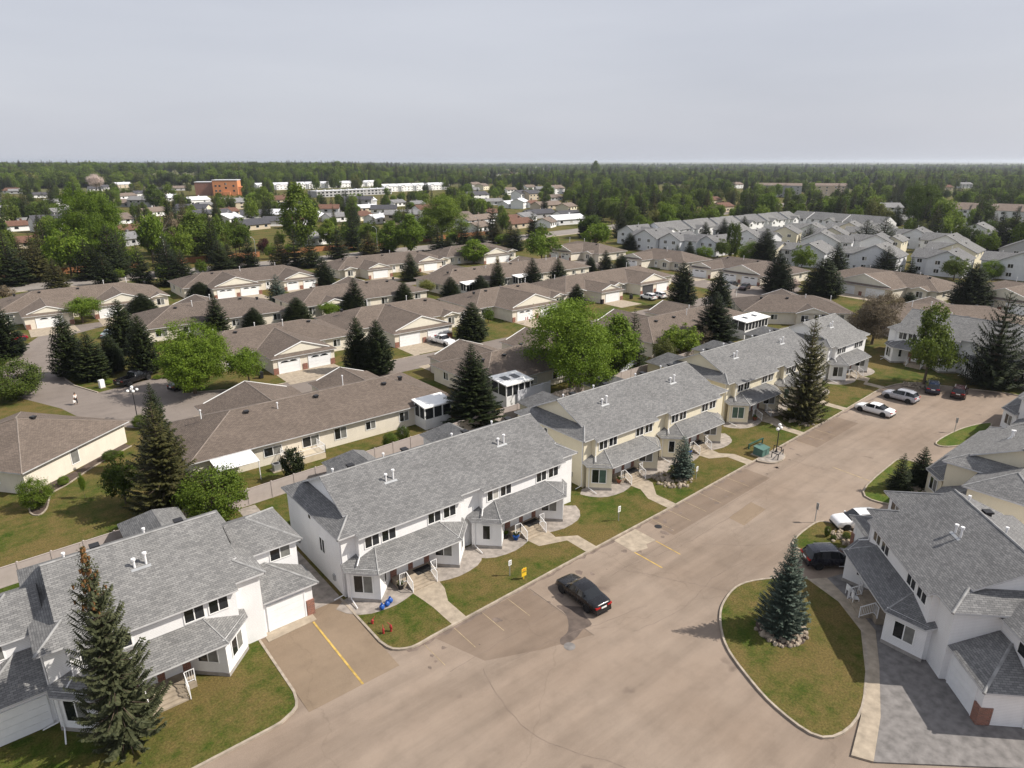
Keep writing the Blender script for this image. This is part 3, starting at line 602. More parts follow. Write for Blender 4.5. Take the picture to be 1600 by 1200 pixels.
# ------------------------------------------------------------------ bungalows
BS = .33
def bungalow(label, loc, rz, L, D=14.0, wings=(), bays=(), rear=(), rwin=True, drive=6.5, wall='wall_beige', rear_gable=(), fwin=True, seed=0, group='brown-roofed bungalows'):
    rnd = random.Random(seed + int(loc[0] * 7 + loc[1])); T = thing('bungalow', label, 'bungalow', (*loc, 0), rz, group)
    FOOT.append((loc[0], loc[1], rz, 0, L, 0, D)); FOOT.extend((loc[0], loc[1], rz, q[0], q[1], -q[2] - 1, 0) for q in wings)
    o, e = .5, 2.7; hd = D / 2 + o; zr = e + hd * BS; RF, RC = 'roof_brown', 'ridge_cap_brown'
    b = MB(); b.box(0, L, 0, D, 0, 2.72)
    r = MB(); h = hd * .95
    A, B_, C, D_ = (-o, -o, e), (L + o, -o, e), (L + o, D + o, e), (-o, D + o, e); r0, r1 = (-o + h, D / 2, zr), (L + o - h, D / 2, zr)
    r.slab([A, B_, r1, r0], .12, 0, 1); r.slab([C, D_, r0, r1], .12, 0, 1); r.slab([D_, A, r0], .12, 0, 1); r.slab([B_, C, r1], .12, 0, 1)
    CS = [(Vector(p) + Vector((0, 0, -.06)), Vector(q) + Vector((0, 0, -.04))) for p, q in ((A, r0), (D_, r0), (B_, r1), (C, r1), (r0, r1))]
    def gable_wing(u0, u1, pr, v_at=0.0, sgn=-1, pent=1.0, fr=0):
        # projecting wing with a gabled peak above a pent strip; sgn -1 = towards the front
        V = (lambda d: v_at - d) if sgn < 0 else (lambda d: v_at + d)
        uc = (u0 + u1) / 2; hw = (u1 - u0) / 2 + .4; z2 = e + hw * BS * 1.08; s = BS * 1.08; f = pr + .4; pz = e + pent * s
        zb = min(z2, zr - .05); back = (zb - e) / BS - o
        def q(m_, pts, th=.11): m_.slab([(u, V(d), z) for u, d, z in (pts if sgn < 0 else pts[::-1])], th, 0, 1)
        q(r, [(uc - hw, f, e), (uc - hw + pent, f - pent, pz), (uc, f - pent, z2), (uc, -back, zb), (uc - hw, o, e)][::-1])
        q(r, [(uc + hw, f, e), (uc + hw - pent, f - pent, pz), (uc, f - pent, z2), (uc, -back, zb), (uc + hw, o, e)])
        if pent > .05: q(r, [(uc - hw, f, e), (uc + hw, f, e), (uc + hw - pent, f - pent, pz), (uc - hw + pent, f - pent, pz)])
        gy = f - pent - .02; tri = [(uc - hw + pent + .1, gy, pz), (uc + hw - pent - .1, gy, pz), (uc, gy, z2 - .06)]
        g = MB(); g.poly([(u, V(d), z) for u, d, z in tri]); g.poly([(u, V(d - .1), z) for u, d, z in tri][::-1]); g.build('gable', 'trim_cream' if fr == 0 else wall, T)
        for s_ in (-1, 1): MB().tube((uc + s_ * (hw - pent + .05), V(gy + .12), pz - .02), (uc, V(gy + .12), z2 - .04), .09, .09, 4).build('rake_board', 'trim', T)
        v0, v1 = sorted((V(0) + (.01 if sgn < 0 else -.01), V(pr))); b.box(u0, u1, v0, v1, 0, 2.71)
        for s_ in (-1, 1): CS.append(((uc + s_ * hw, V(o), e - .05), (uc, V(-back), zb - .03)))
        CS.append(((uc, V(f - pent), z2 - .04), (uc, V(-back), zb - .03)))
        return uc, V(pr)
    for w_ in wings:
        u0, u1, pr = w_[:3]; uc, vf = gable_wing(u0, u1, pr); wd = u1 - u0; nd = 2 if wd > 9 else 1
        lit = rnd.random() < .6; dw = min(4.7, (wd - 1.8) / nd - .5)
        for i in range(nd):
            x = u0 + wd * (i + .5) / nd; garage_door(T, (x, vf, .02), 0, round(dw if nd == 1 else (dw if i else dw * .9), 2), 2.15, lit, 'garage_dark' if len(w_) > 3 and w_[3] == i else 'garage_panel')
        for x in ([u0 + .45, u1 - .45] if nd == 1 else [u0 + .4, uc, u1 - .4]): MB().box(x - .42, x + .42, vf - .1, vf - .005, 0, 1.05).build('brick_pier', 'brick', T)
        if drive:
            m_ = Matrix.Rotation(rz, 3, 'Z'); q = [(u0 + .3, vf + .1), (u1 - .3, vf + .1), (u1 - .1, vf - drive), (u0 + .1, vf - drive)]
            sheet('driveway', [tuple((m_ @ Vector((a, v, 0))).xy + Vector(loc)) for a, v in q], 'concrete', .018 + .0007 * (len(bpy.data.objects) % 5))
    for u in bays:
        uc, vf = gable_wing(u - 1.7, u + 1.7, 1.3, pent=.02, fr=1); win(T, (u, vf, 1.5), 0, 1.5, 1.4, 2, ('glass', 'curtain'))
    for u in rear_gable:
        uc, vf = gable_wing(u - 3, u + 3, 1.0, D, 1, .02, 1); win(T, (u - 1.2, vf, 1.45), R(180), 1.2, 1.8, 2); win(T, (u + 1.4, vf, 1.5), R(180), 1.4, 1.3, 2)
    b.build('wall', wall, T); ro = r.build('roof', [RF, 'gutter'], T); caps(ro, CS, RC, .09, 5)
    if rwin:
        u = 2.6
        while u < L - 2:
            if not any(abs(u - x) < 3.6 for x in rear_gable): win(T, (u, D, 1.55), R(180), rnd.choice((1.3, 1.5, 2.0)), rnd.choice((1.0, 1.2, 1.4)), 2, ('glass', 'curtain'))
            u += rnd.uniform(3.4, 5.2)
    for u in (D * .25, D * .7): win(T, (L, u, 1.6), R(90), 1.2, 1.1, 2); win(T, (0, u, 1.6), R(-90), 1.2, 1.1, 2)
    used = [(x[0] - .6, x[1] + .6) for x in wings] + [(x - 2.2, x + 2.2) for x in bays]
    u = 2.2 if fwin else L; dn = 0
    if not fwin: win(T, (6.4, 0, 1.5), 0, 1.0, 1.5, 1, ('curtain',))
    while u < L - 1.5:
        if not any(a < u < c_ for a, c_ in used):
            if dn % 2 == 0: win(T, (u, 0, 1.55), 0, 1.3, 1.2, 2)
            else: door(T, (u, 0, .15), 0)
            dn += 1
        u += 2.7
    for k in range(int(L / 4.5)):
        u = 3.5 + k * 4.5 + rnd.uniform(-1, 1); 
        if u > L - 3: break
        vv = D / 2 + rnd.choice((1.1, 1.6, -1.2)); z = zr - abs(vv - D / 2) * BS
        if rnd.random() < .62: vent(T, (u, vv, z), s=.27)
        else: flue(T, (u, vv, z), rnd.choice((.7, 1.1, 1.3)), .065)
    for p in rear: p(T, L, D)
    return T
def sunroom(u0, u1, dp=3.4, zf=.8, skylights=True, h=2.5):
    def f(T, L, D):
        S = MB(); S.box(u0, u1, D, D + dp, 0, zf + .7); o = S.build('sunroom', 'wall_white', T)
        r = MB(); r.slab([(u0 - .3, D - .2, zf + h + .35), (u1 + .3, D - .2, zf + h + .35), (u1 + .3, D + dp + .35, zf + h), (u0 - .3, D + dp + .35, zf + h)], .16); r.build('sunroom_roof', 'trim', o)
        n = max(2, int((u1 - u0) / 1.0)); m_ = MB(); hh = h - .75
        for i in range(n + 1): x = u0 + (u1 - u0) * i / n; m_.box(x - .07, x + .07, D + dp - .12, D + dp + .02, zf + .7, zf + h - .1)
        for x in (u0, u1):
            for j in (0, .5, 1): y = D + .1 + (dp - .15) * j; m_.box(x - .06, x + .06, y - .06, y + .06, zf + .7, zf + h + .1)
        m_.build('mullion', 'trim', o)
        for i in range(n): MB().box(u0 + (u1 - u0) * i / n + .08, u0 + (u1 - u0) * (i + 1) / n - .08, D + dp - .08, D + dp - .05, zf + .72, zf + h - .12).build('pane', 'screen', o)
        for x in (u0 + .02, u1 - .02):
            for j in (0, 1): MB().box(x - .02, x + .02, D + .2 + (dp - .2) * j / 2, D + (dp - .2) * (j + 1) / 2, zf + .72, zf + h - .05).build('pane', 'screen', o)
        if skylights:
            for t in (.3, .7):
                x = u0 + (u1 - u0) * t; b = MB(); z1 = zf + h + .35 - .35 * .28; z2 = zf + h + .35 - .35 * .62
                b.slab([(x - .55, D + dp * .25, z1 + .03), (x + .55, D + dp * .25, z1 + .03), (x + .55, D + dp * .65, z2 + .03), (x - .55, D + dp * .65, z2 + .03)], .05, 0, 0); b.build('skylight', 'glass', o)
    return f
def deck(u0, u1, dp=2.4, z=.7):
    def f(T, L, D):
        b = MB(); n = int(dp / .15)
        for i in range(n): b.box(u0, u1, D + i * .15, D + i * .15 + .135, z - .06, z)
        b.box(u0, u1, D, D + dp, .0, z - .07); o = b.build('deck', 'deck_wood', T)
        railing(o, (u0, D + dp, z), (u1, D + dp, z)); railing(o, (u0, D + dp, z), (u0, D, z)); railing(o, (u1, D + dp, z), (u1, D, z))
    return f
def canopy(u0, u1, dp=3.2):
    def f(T, L, D):
        b = MB(); n = 5
        for i in range(n):
            a0, a1 = u0 + (u1 - u0) * i / n, u0 + (u1 - u0) * (i + 1) / n - .03
            b.slab([(a0, D + .02, 2.62), (a1, D + .02, 2.62), (a1, D + dp, 2.25), (a0, D + dp, 2.25)], .06, 0, 0)
        for x in (u0 + .1, u1 - .1): b.tube((x, D + dp - .1, 0), (x, D + dp - .1, 2.25), .05, .05, 6)
        b.build('patio_canopy', 'metal_white', T)
    return f
bungalow('bungalow turned askew beside the lane, its plain cream side wall above a mulched bed', (.3, 80.1), R(39), 14.0, 15, [], rwin=False, drive=0, fwin=False, seed=2)
bungalow('long bungalow with a white patio canopy and a wooden deck behind the white townhouses', (47.5, 84.8), R(180), 33, 13.4, [(3.6, 12.2, 4.0), (15.4, 27.6, 4.2)], rear=(canopy(27.0, 31.4), deck(19.2, 23.6), sunroom(1.6, 5.6, 2.6, .7, False)), drive=4, seed=1)
bungalow('bungalow with a white skylit sunroom behind the big leafy tree', (84, 85.4), R(180), 30, 13.4, [(17, 28, 4.2), (3, 13, 4.2)], rear=(sunroom(24.6, 29.0, 3.6, 1.0),), drive=4, seed=3)
bungalow('bungalow with a five-pane white sunroom behind the cream townhouses', (124, 85.4), R(180), 33, 13.4, [(19, 30, 4.2), (4, 14, 4.2)], rear=(sunroom(1.2, 9.2, 3.2, 1.0),), drive=4, seed=4)
bungalow('bungalow with a pair of brick-footed garages across the lane from the canopy', (26, 111.4), 0, 27, 14, [(9.4, 20, 7.1)], seed=5)
bungalow('bungalow with the white pickup parked before its garages', (53.6, 114.4), 0, 28.5, 14, [(5.4, 18.2, 8.0)], bays=(22.6,), seed=6)
bungalow('bungalow with a red flag by its two garage doors', (84, 115), 0, 27, 14, [(5, 19, 6.4)], bays=(23.4,), seed=7)
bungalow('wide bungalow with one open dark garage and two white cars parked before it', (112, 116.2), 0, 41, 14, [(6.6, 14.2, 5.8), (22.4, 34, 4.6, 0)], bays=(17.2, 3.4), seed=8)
bungalow('bungalow behind the round bright green tree, its back to the court', (52, 154.6), R(180), 28, 15, [(8, 19, 5)], drive=5, seed=9)
bungalow('bungalow with a white window awning and small porch gable at the back', (87.5, 155.4), R(180), 32.5, 15, [(6, 17, 5)], rear_gable=(25.0,), drive=5, seed=10)
bungalow('longest bungalow, with a flat white porch roof and pillars at the back', (147, 157.6), R(180), 52, 15, [(6, 17, 5), (33, 44, 5)], rear=(sunroom(42.5, 47.6, 2.4, .3, False), sunroom(25.5, 30, 2.4, .3, False)), drive=5, seed=11)
bungalow('bungalow with its drive facing the red car, beside the main road', (3, 174.4), 0, 33, 16, [(4.2, 12.8, 7.6), (17, 29, 5.2)], bays=(31.2,), drive=8, seed=12)
bungalow('bungalow with double garages facing the lane, just right of the road-edge spruces', (41.5, 181), 0, 35, 14, [(5.5, 17.5, 5.4), (23.5, 33, 5.4)], drive=8, seed=13)
bungalow('bungalow with a glazed gable bay at its corner near the street lights', (85, 184.4), 0, 38, 14, [(6.4, 14.5, 6), (25.2, 34, 3.5)], bays=(3.0, 36), drive=8, seed=14)
bungalow('bungalow half hidden by a round bright tree beside the main road', (125, 187), 0, 29, 14, [(11, 22.5, 6)], bays=(27,), drive=8, seed=15)
bungalow('bungalow turned sideways at the far corner of the court', (170, 184.5), R(-90), 24, 14, [(5, 16, 5.5)], bays=(20,), seed=16)
bungalow('bungalow turned sideways with a gabled bay window on its corner', (175, 152.5), R(-90), 24, 14, [(3, 11.5, 5.5)], bays=(17.5,), seed=17)
bungalow('wide bungalow with three grey-shaded garage doors facing the turning court', (176.5, 125), R(-90), 29, 14, [(2, 10, 6.5), (13, 26, 6.5)], seed=18)
bungalow('bungalow with two wide garage doors behind the brown blossom tree', (187, 90), R(-97), 31, 14, [(8, 23.5, 7)], bays=(27.5,), drive=5, seed=19)
bungalow('bungalow with twin roof vents behind the broad dark spruce', (192, 57), R(-97), 28, 14, [(5, 19, 7)], drive=5, seed=20)
bungalow('bungalow set diagonally with a gabled back window behind the end townhouse', (152, 70.5), R(135), 22, 13.4, [(5, 15, 4)], rear_gable=(8.5,), drive=4, seed=21)
bungalow('bungalow showing only its roof above the end townhouse block', (168.5, 41), R(127), 27, 13.4, [(8, 19, 4)], drive=4, seed=22)
# ------------------------------------------------------------------ two-storey houses and terraces
def house(label, loc, rz, wd, dp, wall='wall_pale_blue', roof='roof_grey', eave=5.1, slope=.5, wing=None, cat='house', group='two-storey houses with grey roofs', gar=True, detail=True):
    FOOT.append((loc[0], loc[1], rz, min(0, wing[0] if wing else 0), max(wd, wing[1] if wing else 0), 0, dp))
    T = thing('house', label, cat, (*loc, 0), rz, group); b = MB(); r = MB(); o = .4; zr = eave + (wd / 2 + o) * slope
    b.box(0, wd, 0, dp, 0, eave); b.poly([(0, .0, eave), (wd, 0, eave), (wd / 2, 0, eave + wd / 2 * slope)]); b.poly([(0, dp, eave), (wd / 2, dp, eave + wd / 2 * slope), (wd, dp, eave)])
    r.slab([(-o, -o, eave - .1), (wd / 2, -o, zr - .1), (wd / 2, dp + o, zr - .1), (-o, dp + o, eave - .1)][::-1], .2, 0, 1); r.slab([(wd + o, -o, eave - .1), (wd + o, dp + o, eave - .1), (wd / 2, dp + o, zr - .1), (wd / 2, -o, zr - .1)], .2, 0, 1)
    if wing:                                    # side wing with ridge across
        a0, a1, v0, v1 = wing; e2 = eave - .1; z2 = e2 + ((v1 - v0) / 2 + o) * slope * .9; vm = (v0 + v1) / 2
        x0, x1 = (a0, 0) if a0 < 0 else (wd, a1)
        b.box(x0, x1, v0, v1, 0, e2); ex = -o if a0 < 0 else o; xo = (x0 if a0 < 0 else x1); xi = wd / 2
        b.poly([(xo, v0, e2), (xo, v1, e2), (xo, vm, z2 - .15)])
        p = [(xo + ex, v0 - o, e2), (xi, v0 - o, e2), (xi, vm, z2), (xo + ex, vm, z2)]; r.slab(p if a0 < 0 else p[::-1], .2, 0, 1)
        p = [(xo + ex, vm, z2), (xi, vm, z2), (xi, v1 + o, e2), (xo + ex, v1 + o, e2)]; r.slab(p if a0 < 0 else p[::-1], .2, 0, 1)
        if detail:
            for z in (1.6, 4.0): win(T, ((x0 + x1) / 2, v0, z), 0, 1.3, 1.1, 2, ('glass', 'screen'))
            flue(T, (xo * .6 + xi * .4, vm + .8, z2 - .3), .5)
    b.build('wall', wall, T); r.build('roof', [roof, 'trim_grey'], T)
    if detail:
        for x, z in ((wd * .3, 4.0), (wd * .7, 4.0), (wd * .3, 1.5)): win(T, (x, 0, z), 0, 1.3, 1.1, 2, ('glass', 'screen'))
        for v in (dp * .3, dp * .7): win(T, (0, v, 3.9), R(-90), 1.2, 1.0, 2); win(T, (wd, v, 3.9), R(90), 1.2, 1.0, 2)
        if gar: door(T, (wd * .7, 0, .1), 0)
        vent(T, (wd * .62, dp * .4, zr - .12 * wd * slope - .15), s=.25); flue(T, (wd * .45, dp * .6, zr - .1), .5)
    return T
HW = -R(90)
house('pale house with a broad shaded gable beside the parking row of the grey-roofed estate', (216.5, 194), HW, 10, 13, wing=(10, 14, 3, 11))
house('blue-white house with a single small window in a blank gable', (206, 176.5), HW, 11.5, 13, wing=(-4, 0, 3, 11))
house('blue-white house with two small gable windows and a dark side door', (207.5, 164.5), HW, 9.5, 12, wing=(10, 15, 2.5, 10))
house('small blue-white house behind the rounded lime shrub', (212, 150.5), HW, 8, 12, wing=(-3.5, 0, 2, 10))
house('pale gabled house seen above the lime-green willow', (240, 152.5), HW, 9.5, 12, wing=(10, 14, 2, 10))
house('cream-sided house with a sunlit plain end wall between two dark spruces', (211, 118.5), 0, 8.5, 12, 'wall_cream', wing=(-4, 0, 2, 10))
house('blue-white house half covered by a pale leafy tree', (213, 114), R(-80), 10.5, 12, wing=(-4, 0, 2, 10))
house('tall gabled house with a long pale roof behind the pale leafy tree', (243, 127), R(-70), 13, 13, wing=(13, 17, 2, 11))
house('blue-white house with a low spruce growing in front of its gable', (219, 97), R(-82), 13, 12, wing=(-4, 0, 2.5, 9.5))
house('blue-white house with a dark first-floor window beside its gable', (227, 78), R(-84), 10, 12, wing=(-4.5, 0, 1.5, 10.5))
house('blue-white house with an arch-topped grey roof behind the broad dark spruce', (236, 62.5), R(-84), 12, 12, wing=(-4, 0, 1.5, 10.5))
house('house with two overlapping front gables standing alone by the road', (280, 96), R(-86), 9, 13, 'wall_white', wing=(-4, 0, 2, 12))
house('narrow pale gabled house beside the dark spruce pair', (267, 108), R(-80), 6.5, 11, 'wall_cream')
house('pale house with a grey hip roof left of the double-gabled one', (272, 72), R(-84), 16, 14, 'wall_grey', wing=(16, 22, 2, 12))
for k, (x, y, a, wl_) in enumerate([(252, 168, -80, 'wall_white'), (262, 150, -70, 'wall_cream'), (270, 135, -70, 'wall_cream'), (285, 150, -70, 'wall_white'), (288, 128, -75, 'wall_white'), (300, 142, -75, 'wall_cream'), (312, 132, -75, 'wall_white'), (258, 112, -75, 'wall_white')]):
    house(f"{'cream' if 'cream' in wl_ else 'white'} {('narrow', 'medium', 'wide')[k % 3]} gabled house packed in the middle of the grey-roofed estate", (x, y), R(a), 9 + k % 3, 12, wl_, wing=(-4, 0, 2, 10), group='gabled houses in the middle of the estate', detail=k < 6)
for lb, x, y, a, w_, wl_ in [('white house with a long grey roof behind the double-gabled one', 306, 88, -86, 13, 'wall_white'), ('grey-roofed house beside the spruces at the estate edge', 300, 58, -84, 14, 'wall_white'), ('pale blue house tucked behind the arch-roofed one', 262, 48, -84, 13, 'wall_pale_blue'), ('cream house between the double-gabled one and the estate road', 252, 84, -84, 11, 'wall_cream'), ('white house with a low grey roof beyond the spruce pair', 292, 112, -80, 11, 'wall_white'), ('pale house with a wide grey roof at the far estate corner', 330, 104, -84, 13, 'wall_white'), ('white house with a plain gable past the far estate corner', 326, 74, -84, 12, 'wall_white')]:
    house(lb, (x, y), R(a), w_, 12, wl_, wing=(-4, 0, 2, 10))
def terrace(label, loc, rz, n, uw, dp, wall='wall_white', roof='roof_grey', eave=5.1, storeys=2, slope=.5, cat='terrace', gabled=True, step=.0, jog=1.2, zigzag=True):
    FOOT.append((loc[0], loc[1], rz, 0, n * uw, -2, dp + jog)); T = thing('terrace_row', label, cat, (*loc, 0), rz)
    for i in range(n):
        b = MB(); r = MB(); u0 = i * uw; j = (i % 2) * jog if zigzag else 0; e = eave + step * i; zr = e + (dp / 2 + .4) * slope
        b.box(u0, u0 + uw - .02, j, dp + j, 0, e); b.poly([(u0, j, e), (u0, j + dp, e), (u0, j + dp / 2, zr - .2)]); b.poly([(u0 + uw - .02, j, e), (u0 + uw - .02, j + dp / 2, zr - .2), (u0 + uw - .02, j + dp, e)])
        r.slab([(u0 - .2, j - .4, e), (u0 + uw - .05, j - .4, e), (u0 + uw - .05, j + dp / 2, zr), (u0 - .2, j + dp / 2, zr)], .12, 0, 1)
        r.slab([(u0 - .2, j + dp / 2, zr), (u0 + uw - .05, j + dp / 2, zr), (u0 + uw - .05, j + dp + .4, e), (u0 - .2, j + dp + .4, e)], .12, 0, 1)
        if gabled and i % 2 == 0:
            g0, g1 = u0 + uw * .15, u0 + uw * .65; gc = (g0 + g1) / 2; zz = e + (g1 - g0) / 2 * .55; bk = j + (zz - e) / slope
            b.box(g0, g1, j - 1.5, j, 0, e); b.poly([(g0, j - 1.5, e), (g1, j - 1.5, e), (gc, j - 1.5, zz - .1)])
            r.slab([(g0 - .3, j - 1.9, e - .1), (gc, j - 1.9, zz), (gc, bk, zz), (g0 - .3, j, e - .1)][::-1], .16, 0, 1); r.slab([(g1 + .3, j - 1.9, e - .1), (g1 + .3, j, e - .1), (gc, bk, zz), (gc, j - 1.9, zz)], .16, 0, 1)
        b.build('wall', wall, T); r.build('roof', [roof, 'trim_grey'], T)
        for s in range(storeys):
            for f in (.3, .75):
                gx = gabled and i % 2 == 0 and f < .65
                win(T, (u0 + uw * f, (j - 1.5) if gx else j, 1.6 + 2.6 * s), 0, 1.4, 1.2, 2, ('glass', 'screen'))
        win(T, (u0, j + dp * .4, e - 1.2), R(-90), 1.2, 1.0, 2)
    return T
terrace('long stepped terrace with a grey roof along the wooded edge of the estate', (230, 180), 0, 11, 10, 12)
terrace('second grey-roofed terrace turned towards the road beside four small spruces', (341, 186), R(-98), 5, 10, 12, 'wall_white')
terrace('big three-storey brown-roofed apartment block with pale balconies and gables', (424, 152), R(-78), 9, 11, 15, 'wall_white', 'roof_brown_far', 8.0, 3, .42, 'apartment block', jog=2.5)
terrace('dark grey apartment block beyond the grey-roofed estate', (610, 372), R(-62), 3, 14, 16, 'wall_grey', 'roof_brown_far', 11, 4, .25, 'apartment block', False, jog=3)
terrace('pale-topped apartment block beside the dark grey one', (645, 330), R(-62), 2, 14, 16, 'wall_tan', 'roof_brown_far', 11, 4, .25, 'apartment block', False, jog=3)
# long flat-roofed rows far beyond the main road
def flat_row(label, p0, p1, dp, h, wall, roofm, n=8, cat='building', name='flat_roofed_row'):
    p0 = Vector(p0); p1 = Vector(p1); d = p1 - p0; L = d.length; T = thing(name, label, cat, (p0.x, p0.y, 0), math.atan2(d.y, d.x)); b = MB(); b.box(0, L, 0, dp, 0, h); b.build('wall', wall, T)
    r = MB(); r.box(-.4, L + .4, -.4, dp + .4, h, h + .5); 
    for i in range(n): u = L * (i + .5) / n; r.box(u - .6, u + .6, dp * .4, dp * .6, h + .5, h + 1.3)
    r.build('roof', roofm, T)
    for i in range(n * 2):
        u = L * (i + .5) / (n * 2)
        for z in ([1.6, 4.2] if h > 4.6 else [1.7]): win(T, (u, 0, z), 0, min(3, L / n / 2 * .55), 1.3, 2, ('glass',), 'trim_grey')
    return T
flat_row('long white flat-roofed row in front of the pale townhouse roofs', P(495, 302, 4), P(612, 297, 4), 14, 5.5, 'wall_grey', 'roof_white_far', 10)
flat_row('white row seen through dark conifers far left of the orange building', P(182, 283, 5), P(365, 279, 5), 16, 5.5, 'wall_white', 'roof_white_far', 12)
terrace('pale terrace with white gables behind the long flat-roofed row', P(402, 291, 5), R(8), 16, 11, 12, 'wall_white', 'roof_white_far', 6, 2, .4, step=0)
terrace('pale terrace with white gables right of the long flat-roofed row', P(600, 293, 5), R(8), 9, 11, 12, 'wall_white', 'roof_white_far', 6, 2, .4)
flat_row('low dark solar-roofed building in the far trees', P(640, 272, 6), P(662, 271, 6), 25, 7, 'wall_grey', 'solar', 3)
ob = thing('orange_building', 'tall orange stucco building with stepped flat roof among conifers', 'building', (*P(334, 306), 0), R(-28), scale=(.74, .74, .95))
MB().box(0, 32, 0, 26, 0, 15.5).build('wall', 'stucco_orange', ob); MB().box(-24, 0.5, 6, 30, 0, 13.5).build('side_block', 'brick', ob); MB().box(-.4, 32.4, -.4, 26.4, 15.5, 16.2).build('roof', 'roof_white_far', ob); MB().box(-24.4, -.5, 5.6, 30.4, 13.5, 14.2).build('roof', 'roof_white_far', ob)
MB().box(32, 40, 4, 20, 0, 9).build('side_block', 'stucco_orange', ob); MB().box(13, 22, -3, 0, 0, 4).build('entrance', 'stucco_orange', ob)
for x, z in ((4, 5), (4, 10), (9, 5), (9, 10), (27, 5), (27, 10), (17, 8), (17, 12)): win(ob, (x, 0, z), 0, 2.4, 1.8, 2, ('glass',), 'trim_grey')
# far single houses glimpsed between the trees: pixel of the eave middle, width, depth, eave, turn, wall, roof
FH = [(25, 352, 22, 9, 2.9, 10, 'wall_white', 'roof_red_far'), (52, 346, 12, 9, 2.9, 10, 'wall_white', 'roof_grey_far'), (97, 315, 20, 9, 5, 10, 'wall_white', 'roof_grey_far'), (40, 378, 30, 9, 2.6, 8, 'wall_tan', 'roof_red_far'), (105, 330, 16, 10, 3, 20, 'wall_white', 'roof_grey_far'), (60, 304, 14, 9, 3, 0, 'wall_white', 'roof_dark_far'), (100, 288, 14, 9, 3, 0, 'wall_white', 'roof_grey_far'), (135, 287, 14, 10, 3, 0, 'wall_tan', 'roof_red_far'), (217, 302, 16, 10, 4.5, 20, 'wall_white', 'roof_dark_far'),
      (208, 372, 15, 10, 3, 30, 'wall_grey', 'roof_grey_far'), (210, 358, 15, 10, 3, 0, 'wall_tan', 'roof_red_far'), (312, 312, 18, 11, 4, 15, 'wall_white', 'roof_white_far'), (326, 320, 12, 9, 3, 30, 'wall_white', 'roof_grey_far'), (362, 330, 12, 9, 3, 20, 'wall_tan', 'roof_red_far'), (402, 350, 16, 11, 2.8, 20, 'wall_tan', 'roof_dark_far'), (434, 345, 14, 10, 2.8, -20, 'wall_white', 'roof_dark_far'), (500, 371, 12, 9, 3, 20, 'wall_white', 'roof_grey_far'), (575, 313, 16, 10, 4, 5, 'wall_pale_blue', 'roof_white_far'), (578, 324, 14, 9, 3, 5, 'wall_tan', 'roof_white_far'),
      (573, 336, 12, 10, 3, 25, 'wall_cream', 'roof_red_far'), (600, 340, 14, 9, 3, 20, 'wall_white', 'roof_white_far'), (535, 338, 16, 9, 3, 10, 'wall_white', 'roof_grey_far'), (655, 318, 12, 9, 3, 10, 'wall_tan', 'roof_grey_far'), (625, 316, 12, 9, 3, 10, 'wall_white', 'roof_grey_far'), (672, 360, 12, 9, 3.2, 30, 'wall_cream', 'roof_grey_far'), (753, 342, 22, 9, 5, 15, 'wall_pale_blue', 'roof_brown_far'), (758, 353, 12, 9, 3, 20, 'wall_white', 'roof_brown_far'), (750, 304, 22, 12, 5, 5, 'wall_white', 'roof_dark_far'), (760, 290, 18, 12, 5, 30, 'wall_cream', 'roof_brown_far'), (745, 288, 16, 12, 5, 5, 'wall_white', 'roof_brown_far'),
      (805, 318, 16, 10, 3, 10, 'wall_white', 'roof_white_far'), (802, 343, 16, 10, 3, 10, 'wall_white', 'roof_red_far'), (818, 348, 18, 10, 2.8, 10, 'wall_tan', 'roof_red_far'), (830, 338, 14, 10, 3, 20, 'wall_white', 'roof_grey_far'), (850, 333, 20, 10, 3, 0, 'wall_grey', 'roof_dark_far'), (838, 318, 14, 10, 3, 20, 'wall_white', 'roof_red_far'), (862, 320, 22, 11, 3, 0, 'wall_tan', 'roof_brown_far'), (865, 346, 10, 9, 3, 30, 'wall_white', 'roof_brown_far'), (893, 342, 22, 10, 3, 0, 'wall_pale_blue', 'roof_white_far'), (895, 335, 16, 10, 3, 0, 'wall_white', 'roof_dark_far'), (822, 302, 14, 12, 6, 10, 'wall_white', 'roof_dark_far'), (835, 302, 14, 12, 6, 10, 'wall_tan', 'roof_dark_far'), (872, 294, 20, 14, 6, 0, 'wall_white', 'roof_brown_far'), (895, 322, 14, 10, 3, 20, 'wall_cream', 'roof_brown_far'), (870, 308, 14, 10, 3, 0, 'wall_grey', 'roof_brown_far'),
      (1120, 312, 14, 10, 4, 0, 'wall_tan', 'roof_red_far'), (1138, 322, 14, 10, 4, 0, 'wall_tan', 'roof_red_far'), (1155, 288, 20, 12, 5, 0, 'wall_white', 'roof_brown_far'), (1045, 280, 20, 12, 5, 0, 'wall_white', 'roof_white_far'), (1030, 281, 14, 12, 4, 0, 'wall_white', 'roof_dark_far'), (948, 268, 14, 10, 5, 0, 'wall_white', 'roof_white_far'), (1395, 324, 14, 12, 5, -40, 'wall_white', 'roof_grey_far'), (1405, 343, 18, 10, 3, -40, 'wall_pale_blue', 'roof_grey_far'), (1480, 292, 16, 11, 4, -30, 'wall_tan', 'roof_red_far'), (1512, 288, 16, 11, 5, -30, 'wall_white', 'roof_grey_far'), (1485, 268, 22, 14, 5, -30, 'wall_white', 'roof_grey_far'), (1250, 275, 22, 14, 5, 0, 'wall_white', 'roof_grey_far'), (1262, 277, 20, 14, 5, 0, 'wall_tan', 'roof_brown_far'), (1552, 270, 22, 14, 5, -30, 'wall_white', 'roof_grey_far')]
_r = random.Random(77)
NFH = len(FH)
